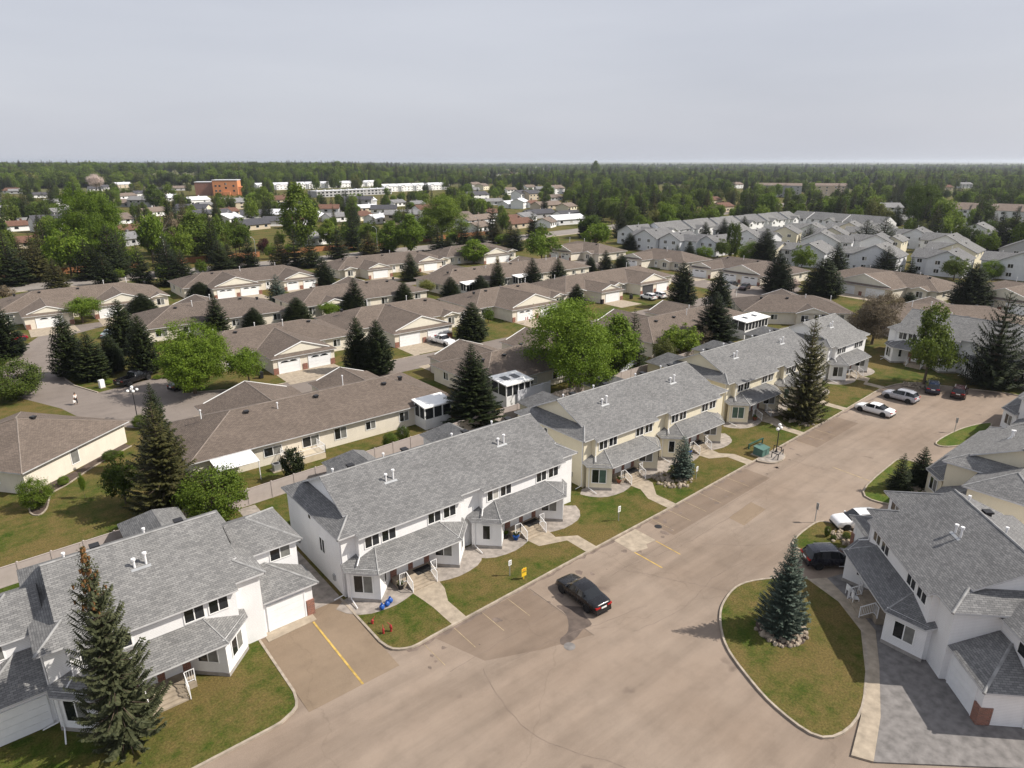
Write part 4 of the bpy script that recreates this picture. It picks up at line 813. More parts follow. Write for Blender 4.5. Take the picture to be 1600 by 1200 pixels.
for _ in range(150):
    _k = _r.random(); _y = _r.uniform(266, 300) if _k < .35 else _r.uniform(261, 274) if _k < .6 else _r.uniform(285, 348); _x = _r.uniform(-40, 1640) if _y < 283 else _r.uniform(-20, 900)
    if 880 < _x < 1210 and _y > 284 or 1180 < _x < 1330 and _y > 288: continue
    if abs(_x - 337) < 50 and 275 < _y < 312 or 400 < _x < 725 and 282 < _y < 306: continue
    if any(abs(_x - q[0]) < 14 and abs(_y - q[1]) < 7 for q in FH): continue
    FH.append((_x, _y, _r.uniform(12, 22), _r.uniform(9, 13), _r.choice((3, 3, 5, 5.5)), _r.uniform(-45, 45), _r.choice(('wall_white', 'wall_white', 'wall_tan', 'wall_grey', 'wall_pale_blue', 'wall_cream')), _r.choice(('roof_grey_far', 'roof_brown_far', 'roof_dark_far', 'roof_white_far', 'roof_red_far', 'roof_grey_far'))))
WORD = {'wall_white': 'white', 'wall_tan': 'tan', 'wall_grey': 'grey', 'wall_pale_blue': 'pale blue', 'wall_cream': 'cream', 'roof_red_far': 'reddish', 'roof_grey_far': 'grey', 'roof_dark_far': 'dark', 'roof_white_far': 'white', 'roof_brown_far': 'brown'}
def far_house(X, Y, wd, dp, e, rz, wl_, rf, label, group, wins=True):
    FOOT.append((X, Y, rz, -wd / 2, wd / 2, 0, dp)); T = thing('far_house', label, 'house', (X, Y, 0), rz, group); b = MB(); r = MB(); zr = e + dp / 2 * .42; o = .5
    b.box(-wd / 2, wd / 2, 0, dp, 0, e)
    for s in (-1, 1): p = [(s * wd / 2, 0, e), (s * wd / 2, dp, e), (s * wd / 2, dp / 2, zr)]; b.poly(p if s > 0 else p[::-1])
    r.slab([(-wd / 2 - o, -o, e - .1), (wd / 2 + o, -o, e - .1), (wd / 2 + o, dp / 2, zr + .1), (-wd / 2 - o, dp / 2, zr + .1)], .2); r.slab([(-wd / 2 - o, dp / 2, zr + .1), (wd / 2 + o, dp / 2, zr + .1), (wd / 2 + o, dp + o, e - .1), (-wd / 2 - o, dp + o, e - .1)], .2)
    r.box(wd * .15, wd * .15 + .8, dp * .55, dp * .55 + .8, e, zr + .9)
    b.build('wall', wl_, T); r.build('roof', rf, T)
    if wins:
        for s in range(2 if e > 4 else 1):
            for f in (-.33, 0, .33): win(T, (wd * f, 0, 1.6 + 2.6 * s), 0, 1.8, 1.2, 1, ('glass',))
    return T
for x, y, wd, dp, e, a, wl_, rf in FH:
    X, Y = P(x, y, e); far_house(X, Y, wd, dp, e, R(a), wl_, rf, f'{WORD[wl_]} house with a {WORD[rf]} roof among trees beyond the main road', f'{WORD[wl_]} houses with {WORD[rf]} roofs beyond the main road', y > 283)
# ------------------------------------------------------------------ vehicles
CARS = {
 'sedan': dict(L=4.95, W=1.9, zb=.22, belt=[(0, .80), (.03, .95), (.17, 1.0), (.5, .96), (.74, .93), (.92, .82), (.985, .70), (1, .52)], roof=[(0, .86), (.02, 1.02), (.15, 1.09), (.2, 1.12), (.34, 1.43), (.48, 1.48), (.6, 1.43), (.745, 1.0), (.93, .86), (.985, .74), (1, .55)], cab=(.18, .745), top=(.335, .6), w=[(0, .80), (.05, .93), (.2, 1), (.75, 1), (.93, .94), (.985, .84), (1, .74)], wheels=(.2, .815), wr=.345),
 'suv': dict(L=4.65, W=1.88, zb=.27, belt=[(0, .85), (.02, 1.05), (.2, 1.1), (.5, 1.05), (.72, 1.02), (.93, .93), (.985, .8), (1, .6)], roof=[(0, .9), (.015, 1.12), (.09, 1.58), (.2, 1.67), (.4, 1.68), (.56, 1.63), (.735, 1.1), (.93, .98), (.985, .84), (1, .62)], cab=(.015, .735), top=(.09, .56), w=[(0, .86), (.04, .96), (.2, 1), (.75, 1), (.93, .94), (.985, .86), (1, .78)], wheels=(.19, .81), wr=.36),
 'truck': dict(L=5.85, W=1.98, zb=.42, belt=[(0, 1.2), (.4, 1.22), (.75, 1.2), (.94, 1.14), (.99, 1.05), (1, .75)], roof=[(0, 1.22), (.405, 1.24), (.415, 1.3), (.435, 1.85), (.5, 1.92), (.62, 1.9), (.74, 1.27), (.94, 1.2), (.99, 1.1), (1, .78)], cab=(.41, .74), top=(.435, .625), w=[(0, .95), (.4, .97), (.7, 1), (.95, .98), (1, .92)], wheels=(.2, .82), wr=.41)}
CC = {}
def car_meshes(kind, paintm):
    k = (kind, paintm)
    if k in CC: return CC[k]
    c = CARS[kind]; L, W, zb = c['L'], c['W'] / 2, c['zb']; out = {}
    f = lambda key, t: float(np.interp(t, *zip(*c[key])))
    ts = sorted(set([0, .012, .03, .06] + list(np.linspace(.09, .94, 34)) + [.96, .975, .988, 1] + [c['cab'][0], c['cab'][1], c['top'][0], c['top'][1]]))
    if kind == 'truck': ts = [t for t in ts if t >= .4]
    prof = []
    for t in ts:
        w = W * f('w', t); be = f('belt', t); zr = f('roof', t); cabn = c['cab'][0] < t < c['cab'][1]; wr = w * (.74 if cabn and zr - be > .2 else .86 - .1 * min(1, max(0, (zr - be) * 3)))
        dz = be - zb; x = (t - .5) * L
        prof.append([(x, 0, zb), (x, w * .82, zb), (x, w * .97, zb + .12), (x, w, zb + .42 * dz), (x, w * .985, zb + .75 * dz), (x, w * .93, be), (x, wr, zr - .05 if cabn else max(be, zr - .02)), (x, wr * .7, zr - .008), (x, 0, zr + .01)])
    groups = {'body': MB(), 'windshield': MB(), 'rear_window': MB(), 'side_window': MB()}
    for i in range(len(ts) - 1):
        tm = (ts[i] + ts[i + 1]) / 2
        for s in (1, -1):
            a = [(p[0], p[1] * s, p[2]) for p in prof[i]]; b = [(p[0], p[1] * s, p[2]) for p in prof[i + 1]]
            for j in range(8):
                q = [a[j], b[j], b[j + 1], a[j + 1]]; q = q[::-1] if s > 0 else q; g = 'body'
                if c['cab'][0] + .02 < tm < c['cab'][1] - .02 and j == 5 and abs(tm - (c['top'][0] + c['top'][1]) / 2 + .02) > .012: g = 'side_window'
                if c['top'][1] < tm < c['cab'][1] and j >= 6: g = 'windshield'
                if c['cab'][0] < tm < c['top'][0] and j >= 6: g = 'rear_window'
                groups[g].poly(q)
    def cap(pr, flip):
        ring = [p for p in pr] + [(p[0], -p[1], p[2]) for p in pr[-2:0:-1]]; groups['body'].poly(ring if flip else ring[::-1])
    cap(prof[0], True); cap(prof[-1], False)
    if kind == 'truck':
        x0, x1 = -L / 2, -.1 * L - .02; g = groups['body']
        for s in (-1, 1): g.box(x0, x1, s * W * .96 - .05, s * W * .96 + .05, .55, 1.22)
        g.box(x0 - .02, x0 + .05, -W * .92, W * .92, .55, 1.2); g.box(x1 - .06, x1, -W * .9, W * .9, .55, 1.2)
        out['bed_liner'] = MB().box(x0 + .05, x1 - .06, -W * .92 + .03, W * .92 - .03, .6, .72).mesh('bed_liner', 'plastic_black', False)
    import bmesh
    for n, g in groups.items():
        me = g.mesh(n, paintm if n == 'body' else 'car_glass', False, n == 'body')
        bm = bmesh.new(); bm.from_mesh(me); bmesh.ops.remove_doubles(bm, verts=bm.verts, dist=.0005); bmesh.ops.recalc_face_normals(bm, faces=bm.faces)
        for e in bm.edges:
            if len(e.link_faces) == 2 and e.calc_face_angle(0) > .75: e.smooth = False
        bm.to_mesh(me); bm.free(); out[n] = me
    r = c['wr']; t = MB(); t.lathe([(r * .62, -.1), (r * .95, -.11), (r, -.07), (r, .07), (r * .95, .11), (r * .62, .1)], n=20); t.v = [(x, z, y) for x, y, z in t.v]; out['tyre'] = t.mesh('tyre', 'rubber', False, True)
    rm = MB(); rm.lathe([(.001, .07), (r * .2, .085), (r * .22, .05)], n=12); rm.lathe([(r * .52, .07), (r * .64, .1), (r * .64, -.1)], n=20)
    for i in range(5):
        a = 2 * math.pi * i / 5; d_ = Vector((math.cos(a), math.sin(a), 0)); rm.tube(d_ * r * .15 + Vector((0, 0, .065)), d_ * r * .6 + Vector((0, 0, .075)), r * .09, r * .07, 4)
    rm.v = [(x, z, y) for x, y, z in rm.v]; out['rim'] = rm.mesh('rim', 'rim', False)
    ar = MB(); ar.lathe([(.001, .0), (r * 1.13, .0), (r * 1.13, -.3)], n=20); ar.v = [(x, z, y) for x, y, z in ar.v]; out['wheel_arch'] = ar.mesh('wheel_arch', 'plastic_black', False)
    fw = W * f('w', .985); rw = W * f('w', .01)
    out['headlight'] = MB().box(-.2, .0, -.15, .15, -.05, .03).mesh('headlight', 'head_lamp', False); out['taillight'] = MB().box(-.04, .14, -.22, .22, -.07, .07).mesh('taillight', 'tail_red', False)
    out['plate'] = MB().box(-.02, 0, -.26, .26, -.07, .07).mesh('plate', 'plate', False)
    out['mirror'] = MB().prism([(-.06, -.09), (.06, -.07), (.05, .09), (-.06, .1)], -.06, .08).mesh('mirror', paintm, False)
    out['bumper'] = MB().box(-.06, .03, -W * .8, W * .8, -.1, .1).mesh('bumper', 'plastic_black', False)
    out['c'] = c; out['fw'] = fw; out['rw'] = rw; CC[k] = out; return out
def car(name, label, cat, kind, paintm, loc, ang, lights=True, z=-.12):
    m = car_meshes(kind, paintm); c = m['c']; L, W = c['L'], c['W'] / 2; T = thing(name, label, cat, (*loc, z), R(ang), 'parked vehicles'); f = lambda key, t: float(np.interp(t, *zip(*c[key])))
    bd = put('body', m['body'], T)
    for n in ('windshield', 'rear_window', 'side_window'): put(n, m[n], T)
    if 'bed_liner' in m: put('bed_liner', m['bed_liner'], T)
    for t in c['wheels']:
        for s in (-1, 1):
            x = (t - .5) * L; rz_ = 0 if s > 0 else math.pi
            put('wheel_arch', m['wheel_arch'], T, (x, s * (W * 1.006), c['wr'] * 1.04), rz_)
            w_ = put('wheel', m['tyre'], T, (x, s * (W - .09), c['wr']), rz_); put('rim', m['rim'], w_)
    if lights:
        for s in (-1, 1):
            put('headlight', m['headlight'], T, (L / 2 - .05, s * m['fw'] * .76, f('belt', .985) - .07)); put('taillight', m['taillight'], T, (-L / 2 + .02, s * m['rw'] * .74, f('belt', .02) - .1))
            put('mirror', m['mirror'], T, ((c['cab'][1] - .06 - .5) * L, s * (W * 1.02), f('belt', c['cab'][1]) + .07))
        put('plate', m['plate'], T, (-L / 2 - .0, 0, .72 if kind == 'sedan' else .85)); put('bumper', m['bumper'], T, (-L / 2 + .03, 0, c['zb'] + .12)); put('bumper', m['bumper'], T, (L / 2 - .02, 0, c['zb'] + .1))
    if kind == 'suv' and lights:
        for s in (-1, 1): MB().tube((-.3 * L, s * W * .68, c['roof'][4][1] + .0), (.03 * L, s * W * .68, c['roof'][4][1] + .01), .025, .025, 5).build('roof_rail', 'metal_galv', T, uv=False)
    return T
car('sedan', 'black four-door sedan parked nose-in at the kerb below the yellow sign', 'car', 'sedan', 'paint_black', (32.85, 31.25), 86)
car('crossover', 'black crossover parked before the diagonal townhouse beside a stone bed', 'car', 'suv', 'paint_navy_black', (52.9, 21.1), -37)
car('crossover', 'white crossover half hidden by the diagonal townhouse roof', 'car', 'suv', 'paint_white', (61.0, 22.5), 143)
car('sedan', 'white sedan parked at the lawn near the far end of the row', 'car', 'sedan', 'paint_white', (93.6, 35.0), 89)
car('crossover', 'silver crossover parked next to the white sedan', 'car', 'suv', 'paint_silver', (102.0, 35.0), 88)
car('hatchback', 'dark blue car parked nose-in between two large conifers', 'car', 'suv', 'paint_navy', (110.0, 33.6), 21)
car('sedan', 'dark maroon car with red tail lights next to the dark blue one', 'car', 'suv', 'paint_maroon', (110.7, 30.2), 13)
car('pickup_truck', 'white pickup parked before bungalow garages', 'truck', 'truck', 'paint_white', (67.3, 103.2), -84, z=.02)
car('pickup_truck', 'black pickup parked by the spruce island', 'truck', 'truck', 'paint_black', (17.0, 114.4), 33, z=.015)
car('crossover', 'white crossover on the drive of the open garage, nearer the lawn', 'car', 'suv', 'paint_white', (131.6, 106.6), 84, z=.02)
car('crossover', 'white crossover on the drive of the open garage, nearer the dark spruce', 'car', 'suv', 'paint_white', (135.2, 106.4), 84, z=.02)
car('crossover', 'dark car with a pale hood shine at the turning court garages', 'car', 'suv', 'paint_black', (163.6, 103.4), 10, z=.03)
car('minivan', 'dark plum van at the turning court garages beside the gazebo', 'car', 'suv', 'paint_maroon', (162.2, 98.8), 190, z=.03)
car('hatchback', 'red car parked on the pale drive by the west road', 'car', 'suv', 'paint_red', (4.4, 157.0), 20, z=.015)
car('hatchback', 'pale teal car between the island spruces and the lane', 'car', 'sedan', 'paint_teal', (19.6, 150.2), 60, z=.015)
car('sedan', 'dark car in the shade under the round bright green tree', 'car', 'sedan', 'paint_black', (22.6, 107.0), 20, z=.015)
for k, (x, y, a, pm) in enumerate([(640, 350, 30, 'paint_white'), (632, 362, 30, 'paint_silver'), (622, 352, 30, 'paint_black'), (628, 368, 120, 'paint_white'), (560, 330, 40, 'paint_white'), (575, 318, 40, 'paint_silver')]):
    car('parked_car', 'small far parked car by the apartment blocks', 'car', 'sedan', pm, (x, y), a, False, -.14)['group'] = 'cars by the apartment blocks'
# ------------------------------------------------------------------ lamps, signs, boxes, fences
def globe_lamp(label, loc, h=3.6, n=5, cr=.55):
    T = thing('globe_lamp', label, 'lamp post', loc); b = MB(); b.lathe([(.2, 0), (.2, .12), (.1, .3), (.06, .6), (.05, h * .8), (.045, h - .1), (.001, h)], n=10)
    pos = [(0, 0, h)] + [(cr * math.cos(2 * math.pi * i / (n - 1)), cr * math.sin(2 * math.pi * i / (n - 1)), h - .45) for i in range(n - 1)]
    for p in pos[1:]: b.tube((0, 0, h - .6), (p[0], p[1], p[2] - .05), .028, .028, 5)
    b.build('post', 'metal_black', T, uv=False)
    for p in pos: g = MB(); g.lathe([(.001, -.02)] + [(.2 * math.sin(a), .18 - .2 * math.cos(a)) for a in np.linspace(.3, math.pi - .05, 7)], p[0], p[1], 12); g.v = [(x, y, z + p[2]) for x, y, z in g.v]; g.build('globe', 'lamp_globe', T, uv=False, smooth=True)
globe_lamp('five-globe black lamp post by the lane beside the tall olive spruce', (13.9, 96.7, 0), 4.4)
globe_lamp('globe lamp post behind the green transformer box at the kerb', (70.6, 36.4, -.05), 3.4, 3, .35)
globe_lamp('globe lamp post beside the drive of the bungalow with the red car', (21.1, 158.4, 0), 3.0, 5)
globe_lamp('globe lamp post between dark spruces by the turning court', (172.8, 87.0, 0), 3.2, 5)
def street_light(label, loc, h, ang):
    T = thing('street_light', label, 'street light', loc, R(ang), 'tall street lights along the main road'); b = MB(); b.tube((0, 0, 0), (0, 0, h - 1), .13, .08, 8)
    pr = Vector((0, 0, h - 1))
    for t in np.linspace(.2, 1, 5): q = Vector((2.2 * (1 - math.cos(t * 1.5)), 0, h - 1 + 1.1 * math.sin(t * 1.5))); b.tube(pr, q, .07, .06, 6); pr = q
    b.build('pole', 'metal_galv', T, uv=False); h2 = MB(); h2.prism([(0, -.14), (.7, -.1), (.7, .1), (0, .14)], -.06, .1); h2.build('lamp_head', 'metal_white', T, tuple(pr), uv=False)
for px_, py_, ty in ((123, 430, 376), (402, 416, 372), (590, 392, 355), (262, 420, 372), (748, 372, 340)):
    X, Y = P(px_, py_); street_light('tall grey curved-arm street light on the verge of the main road', (X, Y, 0), max(8, min(11, hgt(X, Y, ty))), 95)
def sign(label, loc, h, wd, ht, mat, rz=0, post='metal_galv', marks=()):
    T = thing('sign', label, 'sign', loc, R(rz)); MB().box(-.03, .03, -.03, .03, 0, h).build('post', post, T); bd = MB().box(-wd / 2, wd / 2, -.055, -.03, h - ht, h).build('board', mat, T)
    for (x0, x1, z0, z1, m_) in marks: MB().box(x0 * wd, x1 * wd, -.063, -.055, h - ht + z0 * ht, h - ht + z1 * ht).build('lettering', m_, bd)
LN = [(-.38, .38, .72, .8, 'metal_black'), (-.38, .3, .52, .58, 'metal_black'), (-.38, .34, .36, .42, 'metal_black'), (-.3, .3, .18, .24, 'metal_black')]
sign('small white notice sign on a thin post, second lawn, beside the yellow sign', (30.2, 37.2, 0), 1.5, .32, .48, 'trim', 0, 'metal_galv', LN)
sign('yellow two-panel sign on a low yellow post near the black sedan', (30.8, 36.1, 0), 1.05, .5, .75, 'yellow_sign', 0, 'yellow_sign', [(-.4, .4, .55, .62, 'metal_black'), (-.3, .3, .75, .9, 'orange'), (-.5, .5, .46, .49, 'metal_black')])
sign('small white notice sign on the lawn above the pale concrete patch', (44.0, 37.5, 0), 1.6, .36, .6, 'trim', 0, 'metal_galv', LN)
sign('small white notice sign on the cream block lawn beside the stone ring', (57.3, 38.2, 0), 1.5, .34, .55, 'trim', 0, 'metal_galv', LN)
sign('small white notice sign beside the tall spruce on the last lawn', (84.7, 39.0, 0), 1.5, .34, .5, 'trim', 0, 'metal_galv', LN)
sign('thin dark sign seen edge-on on the lawn wedge by the white crossover', (58.6, 25.4, 0), 2.0, .3, .7, 'metal_galv', 75)
sign('thin dark sign seen edge-on on the narrow far lawn wedge', (94.3, 25.3, 0), 1.9, .3, .7, 'metal_galv', 75)
# green transformer box, planter with rails
T = thing('transformer_box', 'green utility transformer box on the lawn at the kerb', 'utility box', (68.6, 37.2, 0)); MB().box(-.75, .75, -.6, .6, .08, .95).build('cabinet', 'teal_paint', T); b = MB(); b.slab([(-.8, -.65, .95), (.8, -.65, .95), (.8, .65, 1.1), (-.8, .65, 1.1)], .1, 0, 0); b.build('lid', 'teal_paint', T); MB().box(-.95, .95, -.8, .8, 0, .08).build('pad', 'concrete', T); MB().box(-.02, .02, -.63, -.6, .15, .9).build('door_seam', 'metal_black', T)
T = thing('kerb_planter', 'low paved planter with black guard rails jutting into the lot', 'planter', (69.2, 35.4, -.12)); q = smooth([(-2.2, 1.4), (-2.2, .2), (-1.5, -.5), (0, -.7), (1.4, -.2), (1.9, .6), (1.8, 1.5)], True, 4); MB().prism(ccw(q), 0, .18).build('edging', 'kerb', T); q2 = [(x * .88, (y - .4) * .88 + .4) for x, y in q]; MB().prism(ccw(q2), .1, .2).build('paving', 'gravel', T)
b = MB()
for a, c in (((-.6, -.35), (1.3, .1)), ((1.6, .5), (1.5, 1.4)), ((-.6, -.35), (-.5, .5))):
    b.tube((*a, .85), (*c, .85), .05, .05, 6); b.tube((*a, 0.18), (*a, .9), .05, .05, 6); b.tube((*c, .18), (*c, .9), .05, .05, 6)
b.build('guard_rail', 'metal_black', T, uv=False)
T = thing('barrier_rail', 'green bar on two short posts on the lawn', 'barrier', (70.4, 39.0, 0)); b = MB()
for s in (-1.5, 1.5): b.box(s - .08, s + .08, -.06, .06, 0, .55)
b.build('post', 'metal_green', T); MB().box(-1.6, 1.6, -.07, .07, .52, .66).build('bar', 'metal_green', T)
# recycling bags, red garden ornaments, door mats
for k, (x, y) in enumerate([(19.75, 40.05), (20.25, 40.15), (20.65, 40.4)]):
    b = MB(); n = 9; rr = random.Random(k); prof = [(.001, 0), (.16, .02), (.22, .14), (.2, .3), (.1, .4), (.04, .44), (.09, .51)]
    b.lathe(prof, 0, 0, n); b.v = [(x_ * rr.uniform(.85, 1.15), y_ * rr.uniform(.85, 1.15), z_) for x_, y_, z_ in b.v]
    tag(b.build('recycling_bag', 'blue_bag', None, (x, y, .006), uv=False, smooth=True), 'knotted blue recycling bag at the corner of the white bay', 'bag', 'blue recycling bags')
for k, (x, y, h) in enumerate([(18.35, 39.0, .42), (18.45, 37.5, .5), (19.0, 37.35, .65)]):
    T = thing('lawn_ornament', 'small red post-like ornament on the lawn corner by the driveway', 'ornament', (x, y, 0), k, 'red lawn ornaments'); b = MB(); b.lathe([(.09, 0), (.07, h * .6), (.1, h * .62), (.1, h * .7), (.06, h * .85), (.001, h)], n=10); b.build('post', 'red_paint', T, uv=False); b = MB(); b.tube((-.14, 0, h * .5), (.14, 0, h * .5), .045, .045, 8); b.tube((0, 0, h * .8), (.25, .05, h * 1.15), .025, .02, 5); b.build('side_cap', 'red_paint', T, uv=False)
for x, y in ((24.65, 41.9), (36.75, 41.9), (52.65, 43.3), (64.75, 43.3)):
    tag(MB().box(-.75, .75, -.45, .45, 0, .03).build('door_mat', 'rubber', None, (x, y, .5)), 'wide black door mat on a concrete stoop', 'mat', 'black door mats')
# vinyl fence behind the row, white privacy screens, wooden fences by the main road
def fence(label, p0, p1, h, mat, sp=2.4, cat='fence', name='fence', group=None, gap=False, z0=0.04):
    p0 = Vector(p0); p1 = Vector(p1); d = p1 - p0; L = d.length; n = max(1, round(L / sp)); T = thing(name, label, cat, (p0.x, p0.y, 0), math.atan2(d.y, d.x), group); s = L / n
    pm = MB().box(.06, s - .06, -.025, .025, z0, h)
    pm.box(.06, s - .06, -.045, .045, h, h + .06); pm.box(.06, s - .06, -.045, .045, z0 - .03, z0 + .1)
    pm = pm.mesh('panel', mat); po = MB().box(-.065, .065, -.065, .065, 0, h + .12); po.lathe([(.1, h + .12), (.001, h + .2)], 0, 0, 4); po = po.mesh('post', mat)
    for i in range(n): put('panel', pm, T, (i * s, 0, 0))
    for i in range(n + 1): put('post', po, T, (i * s, 0, 0))
    return T
fence('long taupe vinyl fence behind the white townhouses', (-30, 60.6), (15, 63.1), 1.75, 'vinyl'); fence('taupe vinyl fence between the white townhouse block and the blossoming shrub', (15, 63.1), (44.4, 64.8), 1.75, 'vinyl')
fence('taupe vinyl fence behind the cream townhouse blocks', (44.6, 64.8), (100, 66.6), 1.75, 'vinyl')
fence('grey fence closing the lawn beyond the end townhouse', (112, 66), (143, 62.5), 1.9, 'vinyl'); fence('grey fence behind the brown blossom tree', (143, 62.4), (136.5, 46.5), 1.9, 'vinyl')
fence('white lattice privacy screen beside the skylit sunroom', (56.9, 68.2), (63.4, 68.6), 2.2, 'vinyl_white', 1.6); fence('white deck screen behind the leafy tree', (78.5, 68.4), (83, 68.8), 1.8, 'vinyl_white', 1.5)
for k, (x0, x1, y) in enumerate([(-20, 12, 246), (16, 44, 246.5), (56, 84, 247), (88, 122, 248), (128, 160, 250), (166, 196, 254)]):
    fence('reddish wooden yard fence on the far side of the main road', (x0, y), (x1, y + (x1 - x0) * .03), 1.8, 'wood_fence', 2.4, group='wooden yard fences')
# small pavilion by the turning court
T = thing('gazebo', 'small grey-roofed gazebo on posts by the turning court', 'gazebo', (150.5, 96.2, 0)); b = MB()
for x in (-1.5, 1.5):
    for y in (-1.5, 1.5): b.tube((x, y, 0), (x, y, 2.3), .08, .08, 6)
b.build('post', 'trim', T, uv=False); b = MB()
for i in range(4): a = [(-2, -2), (2, -2), (2, 2), (-2, 2)]; b.poly([(*a[i], 2.3), (*a[(i + 1) % 4], 2.3), (0, 0, 3.4)])
b.poly([(-2, -2, 2.28), (-2, 2, 2.28), (2, 2, 2.28), (2, -2, 2.28)]); b.build('roof', 'roof_grey', T)
# flag, mail cabinet, air conditioners, condenser pads
T = thing('flag', 'red and white flag on a short pole by a garage drive', 'flag', (90.2, 105.9, 0)); MB().tube((0, 0, 0), (.5, 0, 1.9), .025, .02, 5).build('pole', 'metal_white', T, uv=False); b = MB()
for i, m_ in enumerate((0, 1, 0)): b.prism([(.18 + .27 * i, -.01 + .02 * i), (.43 + .27 * i, .01), (.43 + .27 * i, .03), (.18 + .27 * i, .01 + .02 * i)], .75, 1.45, m_)
b.build('cloth', ['red_paint', 'trim'], T)
T = thing('mailbox_cabinet', 'white mailbox cabinet on the island lawn behind the black pickup', 'mailbox', (*P(160, 606), 0), R(20)); MB().box(-.35, .35, -.25, .25, .1, 1.3).build('cabinet', 'metal_white', T); MB().box(-.4, .4, -.3, .3, 0, .1).build('base', 'concrete', T); MB().box(-.3, .3, -.26, -.25, .3, 1.2).build('door', 'trim', T)
for x, y in ((22.6, 69.4), (39.0, 69.6)):
    T = thing('air_conditioner', 'dark cube air conditioner on a pad behind the canopy bungalow', 'air conditioner', (x, y, 0), 0, 'air conditioners'); MB().box(-.4, .4, -.4, .4, .08, .85).build('case', 'metal_galv', T); MB().box(-.6, .6, -.6, .6, 0, .08).build('pad', 'concrete', T); b = MB(); b.lathe([(.001, .87), (.32, .87), (.32, .85)], n=14); b.build('fan_grille', 'metal_black', T, uv=False)
# white chairs on the corner-house porch
for k, (x, y, a) in enumerate([(49.0, 17.2, 40), (49.7, 17.9, 60)]):
    T = thing('garden_chair', 'white plastic garden chair on the shaded porch by the walk', 'chair', (x, y, 0), R(a), 'porch chairs'); MB().box(-.24, .24, -.24, .24, .4, .44).build('seat', 'trim', T); MB().box(-.24, .24, .2, .25, .44, .9).build('backrest', 'trim', T)
    for sx in (-.22, .22):
        for sy in (-.22, .22): MB().box(sx - .025, sx + .025, sy - .025, sy + .025, 0, .4).build('leg', 'trim', T)
# transmission pylons on the horizon
for k, (x, th) in enumerate([(1158, 240), (1200, 246), (1298, 240), (1312, 244), (1336, 247), (1365, 242), (1415, 244), (1435, 243), (1491, 240), (1513, 244), (1563, 240)]):
    a = math.atan((x - 800) / FPX * CP); X, Y = P(x, 256.5); dd = math.hypot(X, Y); h = 46 if th < 243 else 36; b = MB()
    for sx in (-1, 1):
        for sy in (-1, 1): b.tube((sx * 4, sy * 4, 0), (sx * .8, sy * .8, h), .35, .25, 4)
    for z, wd in ((h * .72, 9), (h * .84, 7), (h * .96, 5)): b.tube((-wd, 0, z), (wd, 0, z), .3, .3, 4)
    for i in range(5): z = h * i / 6; s = 4 - 3.2 * i / 6; b.tube((-s, -s, z), (s, -s, z + h / 6), .2, .2, 4); b.tube((s, s, z), (-s, s, z + h / 6), .2, .2, 4)
    tag(b.build('pylon', 'metal_galv', None, (X, Y, -.2), k, uv=False), 'lattice power pylon standing on the distant horizon', 'pylon', 'pylons on the horizon')
# ------------------------------------------------------------------ the walking person
def skin_body(name, verts, edges, rad, mat, parent, root=0, sub=1):
    me = bpy.data.meshes.new(name); me.from_pydata(verts, edges, []); o = put(name, me, parent); o.modifiers.new('skin', 'SKIN'); me.materials.append(M[mat])
    for i, r_ in enumerate(rad): sv = me.skin_vertices[0].data[i]; sv.radius = (r_, r_) if not isinstance(r_, tuple) else r_; sv.use_root = (i == root)
    o.modifiers.new('sub', 'SUBSURF').levels = sub; o.modifiers['sub'].render_levels = sub; return o
T = thing('person', 'person in a white top and dark trousers walking down the lane with a pale bag', 'person', (8.4, 108.6, .012), R(-150))
V = [(0, 0, .92), (0, .01, 1.12), (0, .02, 1.38), (0, .02, 1.48), (0, .04, 1.56), (0, .05, 1.7), (-.19, .02, 1.4), (-.24, -.05, 1.12), (-.22, .08, .88), (-.22, .12, .78), (.19, .02, 1.4), (.25, .06, 1.12), (.26, .02, .88), (.26, .0, .78), (-.1, 0, .88), (-.11, .12, .5), (-.11, .02, .09), (-.11, .17, .05), (.1, 0, .88), (.11, -.04, .5), (.11, -.2, .12), (.11, -.06, .05)]
Ed = [(0, 1), (1, 2), (2, 3), (3, 4), (4, 5), (2, 6), (6, 7), (7, 8), (8, 9), (2, 10), (10, 11), (11, 12), (12, 13), (0, 14), (14, 15), (15, 16), (16, 17), (0, 18), (18, 19), (19, 20), (20, 21)]
skin_body('body', V, Ed, [.13, .12, .13, .055, .075, .09, .06, .045, .035, .03, .06, .045, .035, .03, .09, .06, .04, .04, .09, .06, .04, .04], 'skin', T)
skin_body('shirt', [V[i] for i in (0, 1, 2, 6, 7, 10, 11)], [(0, 1), (1, 2), (2, 3), (3, 4), (2, 5), (5, 6)], [.15, .145, .155, .08, .065, .08, .065], 'cloth_white', T)
skin_body('trousers', [V[i] for i in (0, 14, 15, 16, 18, 19, 20)], [(0, 1), (1, 2), (2, 3), (0, 4), (4, 5), (5, 6)], [.15, .11, .085, .065, .11, .085, .065], 'cloth_dark', T)
b = MB(); b.lathe([(.001, 1.84), (.06, 1.82), (.1, 1.75), (.105, 1.68), (.07, 1.62)], 0, .03, 10); b.build('hair', 'hair', T, uv=False, smooth=True)
X_, Y_ = 8.4 + .26 * math.cos(R(-150)), 108.6 + .26 * math.sin(R(-150)); b = MB(); b.prism([(-.17, -.07), (.17, -.07), (.17, .07), (-.17, .07)], .38, .72); b.tube((-.1, 0, .72), (0, 0, .8), .012, .012, 4); b.tube((.1, 0, .72), (0, 0, .8), .012, .012, 4)
tag(b.build('shopping_bag', 'cloth_white', None, (X_, Y_, .012), R(30)), 'pale shopping bag carried by the person on the lane', 'bag')
